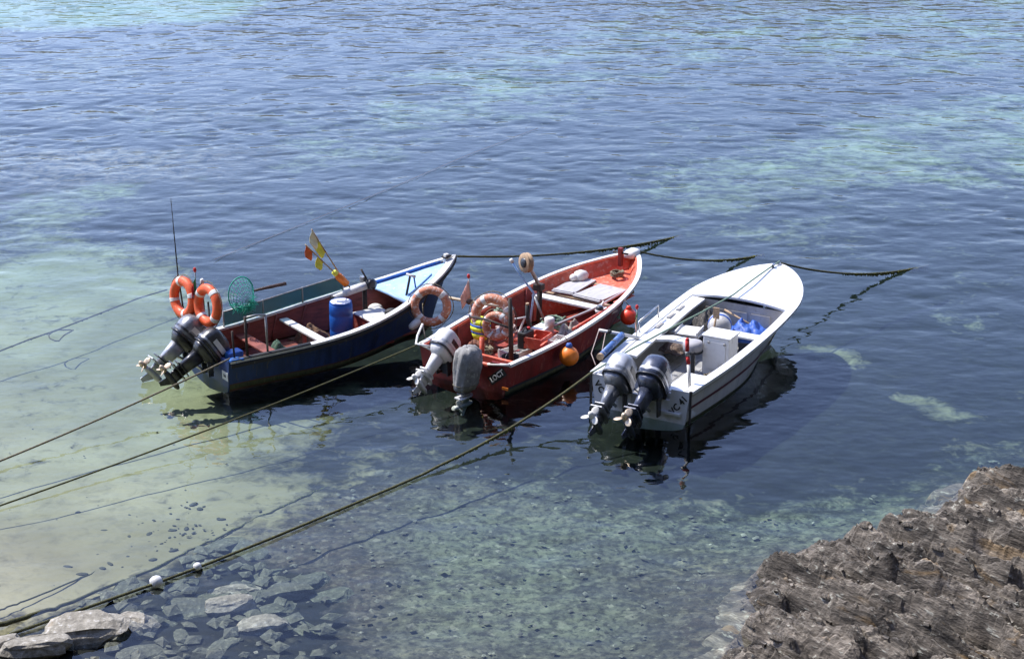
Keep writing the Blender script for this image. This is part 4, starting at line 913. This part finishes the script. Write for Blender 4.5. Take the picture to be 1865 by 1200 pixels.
def rope_coil(boat, label, x, y, z, mat, r=.2, turns=6, rr=.018, seed=1):
    q = random.Random(seed); pts = []
    for k in range(turns * 14):
        a = k / 14 * 2 * math.pi; R_ = r * (.55 + .45 * q.random()); pts.append((R_ * math.cos(a), R_ * math.sin(a), .02 + .03 * (k / 14) * .6 + q.uniform(-.015, .015)))
    t = boat.on('rope_coil', label, 'rope', x, y, z); MB().tube(pts, rr, 6).build('coil', mat, t); return t
rope_coil(R, 'pale green rope heaped under the white thwart of the red boat', 3.02, .18, .10, green_r, .24, 8, .02)
rope_coil(R, 'green rope lying on the port side deck, red boat amidships', 2.15, .70, .50, green_r, .17, 5, .018, 4)
# inboard engine and clutter
t = R.on('inboard_engine', 'white and red inboard engine amidships in the red boat', 'engine', 2.02, -.18, .065)
MB().box((0, 0, .14), (.50, .36, .28)).build('block', red_in, t, .02); MB().box((.06, 0, .33), (.34, .28, .12)).build('rocker_cover', ringw, t, .02); MB().lathe([(.06, 0), (.09, .02), (.09, .16), (.05, .18)], 14, T3(.14, -.10, .38)).build('air_filter', ringw, t)
MB().lathe([(.14, -.03), (.16, 0), (.14, .03)], 18, T3(-.29, 0, .16) @ R3('Y', 90)).build('flywheel', m_dark, t); rod([(-.05, .16, .3), (-.08, .22, .55), (-.08, .22, .78)], .04, 'exhaust', rubber, t); rod([(-.08, .22, .78), (-.08, .22, .82)], .03, 'exhaust_tip', tan, t)
rod([(.2, -.12, .46), (.3, -.02, .52), (.2, .14, .44)], .018, 'hose', rubber, t); rod([(-.2, -.1, .3), (-.3, -.2, .4), (-.1, -.22, .46)], .018, 'hose', ringw, t)
t = R.on('engine_guard', 'white zigzag tube guard standing by the engine of the red boat', 'rail', 1.62, .12, .38); rod([(-.16, .10, .0), (-.16, .02, .30), (.16, -.14, .30), (.10, -.05, .02), (-.05, -.12, -.06)], .02, 'tube', ringw, t)
def crate(boat, label, x, y, z, rz, mat, s=(.46, .32, .2)):
    t = boat.on('fish_crate', label, 'crate', x, y, z, rz); a, b, c = s
    MB().box((0, 0, .01), (a, b, .02)).build('base', mat, t)
    for sy in (1, -1):
        for k in range(2): MB().box((0, sy * (b / 2 - .008), .055 + k * c * .5), (a, .016, c * .36)).build('side_slat', mat, t, .003)
    for sx in (1, -1): MB().box((sx * (a / 2 - .008), 0, c / 2), (.016, b - .034, c)).build('end_panel', mat, t, .003)
    return t
crate(R, 'red plastic crate on the starboard side of the red boat, just aft of the engine', 1.40, -.55, .38, 8, red_in); crate(R, 'white plastic crate in the red boat wedged between the two life rings and the engine', 1.18, -.22, .07, -14, ringw, (.5, .34, .26)); crate(R, 'pale crate against the starboard side of the red boat abreast of the orange buoy', 1.62, -.80, .34, 4, ringw, (.34, .2, .16))
rope_coil(R, 'brown rope dumped in the red boat stern behind the life rings', 1.05, .45, .08, rope_m, .26, 7, .022, 9)
for i, (x, y, z, c, s, lb) in enumerate(((1.75, -.52, .30, red_in, .10, 'small red float lying beside the engine of the red boat'), (1.05, -.62, .22, ringw, .11, 'small white float in the red boat starboard quarter'), (1.85, .35, .20, faded, .12, 'faded float tucked against the port side by the engine'))):
    t = R.on('float', lb, 'float', x, y, z); MB().sphere((0, 0, 0), (s, s, s * .9), 14, 9).build('body', c, t); MB().lathe([(s * .3, s * .8), (s * .25, s * 1.15), (s * .1, s * 1.2)], 10).build('eye', rubber, t)
t = R.on('bucket', 'black bucket in the stern well of the red boat', 'bucket', .75, -.42, .07); MB().lathe([(.11, 0), (.15, .28), (.155, .29), (.145, .285), (.105, .02), (.01, .015)], 20).build('pail', rubber, t); MB().tube([(.15 * math.cos(a), 0, .28 + .1 * math.sin(a)) for a in [k * math.pi / 10 for k in range(11)]], .006, 5).build('handle', galv, t)
t = R.on('boat_hook', 'long grey boat hook laid along the starboard side of the red boat', 'boat hook', 2.15, -.40, .50); rod([(0, 0, 0), (1.0, -.16, .05), (2.1, -.24, .14)], .022, 'shaft', greywood, t); rod([(2.1, -.24, .14), (2.25, -.23, .15), (2.27, -.15, .15)], .016, 'hook', galv, t)
t = R.on('oar', 'dark red oar lying on the starboard gunwale, red boat', 'oar', 2.0, -.86, .56); rod([(0, 0, 0), (1.5, .02, .06)], .022, 'shaft', red_in, t); MB().box((1.75, .02, .07), (.55, .12, .02)).build('blade', red_in, t, .006)
t = R.on('wash_pump', 'white and black pump fixed at the starboard gunwale of the red boat', 'pump', 3.02, -.78, .52); MB().lathe([(.05, 0), (.07, .02), (.07, .14), (.04, .17)], 14).build('body', m_dark, t); MB().lathe([(.075, .05), (.08, .06), (.08, .09), (.075, .10)], 14).build('collar', ringw, t); rod([(.05, .02, .12), (.2, .05, .18), (.34, .08, .10)], .018, 'hose', ringw, t)
def hung_buoy(label, x, y, z, r, body, cap):
    t = R.on('mooring_buoy', label, 'buoy', x, y, z)
    MB().lathe([(r * .05, -r)] + [(r * math.cos(a), r * math.sin(a)) for a in [math.radians(d) for d in range(-75, 61, 15)]] + [(r * .34, r * .98), (r * .28, r * 1.06)], 24).build('ball', body, t)
    MB().lathe([(r * .36, r * .92), (r * .33, r * 1.15), (r * .24, r * 1.36), (r * .1, r * 1.42)], 14).build('neck', cap, t)
    rod([(0, 0, r * 1.4), (0, .10, r * 1.4 + .10), (.02, .2, .50 - z + .08)], .008, 'lanyard', rope_m, t); return t
hung_buoy('orange round buoy with blue neck hanging on the red hull', 1.37, -1.20, .33, .17, buoy_o, bluefab); hung_buoy('plain red round buoy hanging further forward on the red hull', 3.42, -1.14, .44, .15, buoy_r, buoy_r)
t = R.on('oar', 'pale wooden oar sticking out over the port side of the red boat', 'oar', 1.95, .33, .72); rod([(0, 0, 0), (-.28, .60, .07), (-.57, 1.18, .16)], [.022, .026, .030], 'shaft', paint('pale_wood', (.62, .52, .38), .6, (.4, .3, .2), .02, .15, 12), t); MB().sphere((-.34, .72, .09), (.07, .06, .055), 10, 6).build('leather', dkwood, t)
small_flag(R, 'faded pink flag with red ball on a staff beside the red boat', 1.62, 1.00, .60, .68, (flag_pk, flag_pk), (-.02, .06), .34, flag_re, 1.1, (-.3, .4))
rope_coil(R, 'dark rope coiled on the bow platform of the red boat', 4.85, -.02, .60, rope_m, .14, 5, .018, 12)

heap(R, 'net_heap', 'brown net heaped against the port side in the stern of the red boat', 'fishing net', 1.25, .58, .10, .40, .26, .26, paint('rust_netting', (.20, .075, .045), .9, (.35, .25, .18), .06, .4, 14), 23)
heap(R, 'net_heap', 'pale net piled ahead of the engine on the starboard side of the red boat', 'fishing net', 2.62, -.42, .08, .34, .28, .28, paint('pale_netting', (.36, .34, .30), .9, (.5, .2, .15), .04, .35, 14), 29)
rope_coil(R, 'pale rope thrown over the thwart amidships in the red boat', 1.55, .22, .39, pinkline, .20, 6, .016, 31)
for i, (x, y, z, lb) in enumerate(((1.30, -.36, .34, 'dark plastic jerrycan beside the white crate in the red boat'), (2.35, -.72, .10, 'dark plastic jerrycan on the starboard floor of the red boat near the buoy'))):
    t = R.on('jerrycan', lb, 'jerrycan', x, y, z, 25 * i); MB().box((0, 0, .15), (.30, .16, .30)).build('body', rubber, t, .03); MB().lathe([(.03, .30), (.03, .34), (.01, .345)], 10, T3(.09, 0, 0)).build('cap', flag_re, t); rod([(-.10, 0, .30), (-.06, 0, .35), (.02, 0, .35), (.05, 0, .30)], .014, 'handle', rubber, t)
R.skin('waterline_growth', slime, R.tz(.05), 1.06, 2, .004)

# ================================================================== WHITE BOAT
W = Boat('motor_boat', 'white motor boat with white foredeck and maroon stripe, rightmost of the three boats', (2.052, 26.106), 60.45, 5.98,
         [(0, .88), (.4, .91), (1.5, .99), (3.0, 1.03), (3.75, 1.02), (4.4, .97), (4.95, .82), (5.4, .60), (5.75, .33), (5.98, .03)], .563, .90, 1.8, .95, .90, .38)
W.skin('hull', white_hull, 0, .97, 8); W.skin('bottom_paint', white_hull, .97, 2, 8)
W.skin('stripe', maroon, .50, .585, 1, .006, 0, .004, .97); W.skin('styling_line', grey_in, .16, .175, 1, .005, 0, .004, .97)
W.skin('lining', grey_in, .02, .9, 5, 0, .06, 0, .72); W.bilge(grey_in); W.floor(grey_in, .06, .1, 3.9, 7, .19)
W.cap('gunwale', white_p, .03, .12, .05, .014)
W.transom(white_hull, .52, .20)
W.deck('foredeck', white_p, 3.98, .06, .006, .09, .04)
# cabin bulkhead with recessed panels
bk = [(W.side(.672, t, 1, .05).y, W.side(.672, t, 1, .05).z) for t in (.04, .2, .4, .6, .8, .93)]
MB().prism(bk + [(-y, z) for y, z in bk[::-1]], .04, Matrix(((0, 0, 1, 3.99), (1, 0, 0, 0), (0, 1, 0, 0), (0, 0, 0, 1)))).build('bulkhead', cream, W.root)
for y0, y1 in ((.27, .62), (-.19, .21), (-.62, -.25)): MB().box((3.982, (y0 + y1) / 2, .40), (.02, y1 - y0, .34)).build('bulkhead_panel', cream, W.root, .008)
# wide port side deck with slots
side = MB(); ringsS = []
for x in (1.05, 1.6, 2.2, 2.8, 3.4, 3.97):
    h = W.HB(x) - .04; z = W.GZ(x) + .004; ringsS.append([(x, h, z), (x, h - .34, z - .02), (x, h - .34, z - .06), (x, h, z - .04)])
side.loft(ringsS, True, True, False); side.build('side_deck', white_p, W.root)
for xa in (2.45, 2.95, 3.35):
    MB().box((xa, W.HB(xa) - .20, W.GZ(xa) + .002), (.26, .07, .02)).build('deck_slot', grey_in, W.root, .004); MB().box((xa, W.HB(xa) - .20, W.GZ(xa) + .008), (.20, .03, .022)).build('deck_slot_insert', cream, W.root, .004)
# quarter lockers
MB().box((.56, -.58, .25), (1.0, .50, .40)).build('quarter_locker', white_p, W.root, .02); MB().box((.24, .66, .29), (.34, .36, .46)).build('quarter_locker', white_p, W.root, .02); MB().box((.56, -.58, .46), (.86, .40, .02)).build('locker_lid', white_p, W.root, .006)
MB().box((-.045, -.55, .16), (.06, .36, .05)).build('swim_step', white_p, W.root, .01)
for sy in (-1, 1): MB().box((-.02, sy * .875, .30), (.045, .03, .56)).build('corner_guard', rubber, W.root, .006)
plate_text('VC 41', .155, AFT(-.032, -.68, .31, 52), black_p, W.root); plate_text('VC 41', .155, AFT(-.032, .66, .28, -52), black_p, W.root)
W.skin('waterline_growth', slime, W.tz(.035), 1.06, 2, .004)
# thwarts and console
MB().loft([[(1.92, .78, .50), (2.14, .78, .50), (2.14, .78, .55), (1.92, .78, .55)], [(1.90, .40, .58), (2.12, .40, .58), (2.12, .40, .63), (1.90, .40, .63)], [(1.90, .06, .58), (2.12, .06, .58), (2.12, .06, .63), (1.90, .06, .63)]], True, True, False).build('thwart', white_p, W.root, .006)
MB().box((3.10, -.62, .47), (.24, .66, .04)).build('thwart', white_p, W.root, .01); MB().box((2.82, .46, .45), (.30, .56, .04)).build('thwart', white_p, W.root, .01)
MB().box((2.22, -.42, .41), (.40, .48, .68)).build('console', white_p, W.root, .025); MB().box((2.23, -.42, .765), (.44, .52, .03)).build('console_top', white_p, W.root, .012); MB().box((2.012, -.42, .44), (.012, .36, .48)).build('console_door', white_p, W.root, .004)
for y in (-.58, -.30): MB().lathe([(.025, 0), (.025, .012), (.01, .016)], 10, T3(2.014, y, .66) @ R3('Y', -90)).build('console_knob', galv, W.root)
MB().box((1.72, -.14, .30), (.06, .05, .50)).build('seat_post', rubber, W.root, .01)
rod([(2.0, .99, .62), (2.0, 1.0, .80), (2.75, .99, .88), (2.75, .98, .66)], .016, 'grab_rail', chrome, W.root)
MB().box((5.90, 0, .925), (.12, .06, .05)).build('bow_fairlead', chrome, W.root, .01)
MB().lathe([(.03, 0), (.03, .05), (.05, .06), (.05, .075), (.01, .08)], 10, T3(5.6, 0, .94)).build('bow_cleat', chrome, W.root)

outboard(W, 'silver grey outboard motor tilted up, left of the pair on the white boat', -.15, .33, .36, 52, m_silver, m_grey, m_grey, propw, m_grey, 1.08)
outboard(W, 'blue grey outboard motor tilted up, right of the pair on the white boat', -.15, -.26, .40, 56, m_blue, m_blue, m_blue, brass, m_silver, 1.12)
t = W.on('seat', 'round grey padded seat just left of the white console', 'seat', 1.96, -.03, .46); MB().lathe([(.14, 0), (.165, .05), (.175, .13), (.155, .18), (.10, .20), (.01, .205)], 24).build('cushion', paint('seat_grey', (.42, .41, .43), .7, None, 0, .1, 6), t); MB().lathe([(.05, -.38), (.05, 0)], 12).build('pedestal', galv, t); MB().lathe([(.172, .0), (.178, .01), (.172, .03)], 24).build('rim', rubber, t)
t = W.on('canister', 'grey white canister lying across the white boat ahead of the console', 'canister', 3.05, -.05, .60, 20); MB().lathe([(.06, -.26), (.17, -.22), (.20, -.10), (.20, .12), (.16, .22), (.06, .26)], 24, R3('Y', 90)).build('body', paint('canister_grey', (.55, .54, .52), .5, (.3, .28, .25), .04, .15, 6), t); MB().lathe([(.205, -.05), (.208, -.04), (.208, .02), (.205, .03)], 24, R3('Y', 90)).build('strap', bluefab, t)
heap(W, 'tarp', 'crumpled blue tarpaulin in front of the cabin bulkhead', 'tarp', 3.52, -.38, .34, .42, .36, .26, bluefab, 3, 15)
heap(W, 'net_heap', 'heap of dark netting by the port side of the white boat', 'fishing net', 3.45, .38, .40, .34, .26, .28, paint('dark_netting', (.07, .065, .06), .9, (.3, .26, .22), .06, .4, 14), 8)
heap(W, 'net_heap', 'brown grey netting stuffed on the thwart, port side', 'fishing net', 2.45, .46, .32, .40, .22, .16, paint('brown_netting', (.12, .08, .06), .9, (.3, .26, .22), .06, .4, 14), 11)
t = W.on('tray', 'flat white tray on the port side net heap', 'tray', 2.78, .40, .50, 8); MB().box((0, 0, 0), (.46, .40, .03)).build('base', ringw, t, .005); MB().box((0, .19, .03), (.46, .02, .05)).build('lip', ringw, t, .004); MB().box((0, -.19, .03), (.46, .02, .05)).build('lip', ringw, t, .004)
t = W.on('paddle', 'bare wooden paddle leaning behind the console', 'paddle', 2.62, -.10, .45, 0); rod([(0, 0, 0), (.05, -.03, .42)], .02, 'shaft', tan, t); MB().box((.055, -.035, .50), (.03, .11, .20)).build('blade', tan, t, .008)
rod([W.w(3.6, .10, .70), W.w(3.62, -.70, .38)], .02, 'wooden_pole', tan, None); tag(bpy.data.objects['wooden_pole'], 'bare wooden pole lying across the blue tarpaulin', 'pole')
rope_coil(W, 'brown and white rope dropped at the foot of the console', 1.72, -.52, .10, rope_m, .16, 5, .018, 21)
t = W.on('light_pole', 'red and grey navigation light on a clear pole, starboard quarter of the white boat', 'lamp', .30, -.72, .47); rod([(0, 0, 0), (.03, .05, .42)], .03, 'tube', ringw, t); rod([(.03, .05, .42), (.05, .08, .55)], .032, 'lower_collar', flag_re, t); rod([(.05, .08, .55), (.055, .09, .62)], .04, 'lens', galv, t); rod([(.055, .09, .62), (.06, .10, .80)], .034, 'upper_collar', flag_re, t); MB().sphere((.062, .10, .81), .034, 10, 6).build('top', flag_re, t)
small_flag(W, 'small green and red flag on the port gunwale of the white boat', 1.72, .90, .60, .56, (flag_gr, flag_pk), (.02, .02), .22, flag_re, 1.2, (-.5, -.1))
t = W.on('outrigger_pole', 'white outrigger pole with hanging cords over the port quarter, white boat', 'pole', 1.72, .86, .62)
rod([(0, 0, 0), (-.22, .24, .10), (-.48, .52, .20)], .028, 'pole', white_trim, t); rod([(-.48, .52, .20), (-.95, .42, -.05), (-1.42, .10, -.04)], .008, 'cord', pinkline, t); rod([(-.40, .43, .17), (-.85, .28, -.06), (-1.30, .02, -.05)], .008, 'cord', pinkline, t); MB().sphere((-.36, .39, .16), (.05, .05, .035), 10, 6).build('lashing', rubber, t)
t = W.on('blue_tube', 'blue tube with pale end lashed outside the port gunwale, white boat', 'tube', 1.02, 1.04, .66); rod([(-.50, -.06, .0), (.45, .02, .06)], .055, 'tube', paint('tube_blue', (.06, .15, .40), .5, (.55, .58, .62), .06, .2, 9), t, 14); rod([(-.55, -.065, -.003), (-.49, -.06, .001)], .058, 'end_cap', tan, t, 14); rod([(.05, -.07, .1), (.05, 0, .1), (.05, .05, .03), (.05, 0, -.03)], .008, 'lashing', rope_m, t)

# ------------------------------------------------------------------ mooring ropes
def sagline(a, b, sag, n=26, wob=.0, seed=0):
    a, b = Vector(a), Vector(b); r = random.Random(seed); out = []
    for i in range(n + 1):
        t = i / n; p = a.lerp(b, t); p.z -= sag * 4 * t * (1 - t); p += Vector((r.uniform(-wob, wob), r.uniform(-wob, wob), 0)); out.append(p)
    return out
def rope(label, pts, r, mat, weed=None, seed=0, name='mooring_rope'):
    t = thing(name, label, 'rope', pts[0]); o = pts[0]; P = [p - o for p in pts]
    MB().tube(P, r, 7).build('strand', mat, t)
    if weed:
        q = random.Random(seed); mb = MB(); a, b, n, ln = weed
        for k in range(n):
            s = a + (b - a) * q.random(); i = min(int(s * (len(P) - 1)), len(P) - 2); f = s * (len(P) - 1) - i; p = P[i].lerp(P[i + 1], f)
            d = Vector((q.uniform(-.5, .5), q.uniform(-.5, .5), -q.uniform(.1, 1))) * ln * q.uniform(.4, 1) * (.35 + .65 * (s - a) / (b - a))
            if p.z + o.z + d.z < .0 < p.z + o.z: d.z = -(p.z + o.z) * .8
            mb.tube([p, p + d * .5 + Vector((q.uniform(-.01, .01), q.uniform(-.01, .01), 0)), p + d], [.021, .018, .005], 4)
        tag(mb.build('hanging_weed', weed_m, t), kind='stuff')
    return t
Vx = lambda *p: Vector(p)
rope('pale mooring rope from the navy boat stern running to the left edge', sagline(B.w(.02, -.74, .52), Vx(-9.4, 22.2, -.02), .10), .016, rope_m)
rope('thin dark mooring rope from the red boat stern running to the left edge', sagline(R.w(-.02, .88, .55), Vx(-9.0, 21.0, .0), .12), .014, rope_d)
far = Vx(-9.7, 33.9, .0)
fl = [Vx(-10.8, 26.1, -.05), Vx(-9.7, 28.1, -.04), Vx(-9.06, 29.2, -.04), Vx(-8.7, 29.75, -.03), Vx(-8.3, 30.3, -.03), Vx(-7.7, 31.35, -.05), Vx(-7.2, 32.25, -.07), Vx(-6.8, 32.9, -.12)]
rope('dark floating rope with a loop crossing the sand left of the navy boat', fl, .014, rope_d, (.3, .75, 40, .05), 2, 'floating_rope')
rope('small dark loop of rope hanging from the floating rope on the left', [Vx(-8.22 + .16 * math.cos(a) + .05 * math.sin(3 * a), 30.1 + .30 * math.sin(a) + .1 * math.cos(2 * a), -.04) for a in [k * .45 for k in range(15)]], .013, rope_d, None, 0, 'rope_loop')
# long line with floats: from the shore, over the water, up to the white boat and along it to the bow
surf = [Vx(-7.6, 17.6, .16), Vx(-6.9, 18.35, .06), Vx(-6.23, 18.9, .035), Vx(-5.4, 19.62, .03), Vx(-4.60, 20.32, .03), Vx(-4.14, 20.75, .03), Vx(-3.3, 21.6, .03), Vx(-2.45, 22.5, .03), Vx(-1.75, 23.25, .03), Vx(-1.32, 23.73, .03)]
up = sagline(Vx(-1.1, 23.98, .05), W.w(-.05, .84, .60), .10, 12)
rope('long weedy rope with white floats from the lower left corner to the white boat stern', surf + up, .021, rope_d, (.30, .72, 260, .07), 3)
rope('green rope lying along the white boat from stern to bow', [W.w(-.05, .84, .60), W.w(.9, .62, .72), W.w(1.8, .42, .80), W.w(2.9, .20, .86), W.w(3.9, .06, .90), W.w(4.6, .02, .96), W.w(5.4, .0, .98), W.w(5.95, 0, .97)], .015, green_r)
for x, y, r, lb in ((-4.60, 20.32, .08, 'larger white float threaded on the long weedy rope'), (-4.14, 20.75, .052, 'smaller white float threaded on the long weedy rope')):
    t = thing('rope_float', lb, 'float', (x, y, .05), math.radians(44)); MB().lathe([(.022, -r * .9), (r * .8, -r * .75), (r, -r * .2), (r, r * .2), (r * .8, r * .75), (.022, r * .9)], 18, R3('Y', 90)).build('body', ringw, t); MB().lathe([(.03, r * .85), (.035, r * .95), (.02, r * 1.1)], 10, R3('Y', 90)).build('stopper', rope_d, t)
rope('weed grown mooring rope from the navy boat bow running behind the red boat', sagline(B.w(4.95, 0, 1.22), Vx(3.66, 36.35, -.03), .16), .020, rope_d, (.45, 1.0, 420, .12), 5)
rope('weed grown mooring rope from the red boat bow', sagline(R.w(5.5, 0, .96), Vx(5.24, 34.95, -.03), .16), .018, rope_d, (.5, 1.0, 280, .10), 6)
rope('weed grown mooring rope from the white boat bow, furthest right', sagline(W.w(5.98, 0, .93), Vx(8.50, 34.22, -.03), .20), .020, rope_d, (.40, 1.0, 420, .13), 7)
rope('thin pale line floating on the water beyond the navy boat', [Vx(-6.11, 34.43, .025), Vx(-5.2, 36.0, .02), Vx(-4.19, 37.73, .03), Vx(-2.7, 40.4, .02), Vx(-1.14, 43.31, .025), Vx(.7, 46.37, .02)], .0042, pinkline, None, 0, 'floating_line')
bzf = lambda x, y: float(bed_z(np.array([x]), np.array([y]))[0])
def bed_path(pts, n=9, wob=.03, seed=0):
    q = random.Random(seed); out = []
    for (x0, y0, e0), (x1, y1, e1) in zip(pts[:-1], pts[1:]):
        for k in range(n):
            t = k / n; x = x0 + (x1 - x0) * t + q.uniform(-wob, wob); y = y0 + (y1 - y0) * t + q.uniform(-wob, wob); out.append(Vx(x, y, bzf(x, y) + e0 + (e1 - e0) * t))
    return out
dp = bed_path(((-7.2, 17.9, .12), (-6.31, 19.16, .10), (-5.8, 19.8, .06), (-5.14, 20.9, .02), (-4.28, 22.25, .01), (-3.78, 23.05, .0), (-3.11, 24.0, .0), (-2.8, 24.5, -.03)), 9, .025, 3)
rope('thick black rope lying on the bottom along the edge of the sand', dp, [.045 - .030 * min(i / 30, 1) for i in range(len(dp))], rope_d, (.15, 1.0, 320, .05), 8, 'sunken_rope')
cp = bed_path(((-7.3, 18.2, .10), (-6.45, 19.67, .06), (-6.17, 20.15, .03), (-5.57, 21.2, .0), (-4.9, 22.2, -.005), (-4.3, 23.2, -.02)), 8, .02, 4)
rope('thin dark rope sunk over the sand, left of the thick black one', cp, .012, rope_d, None, 0, 'sunken_rope')
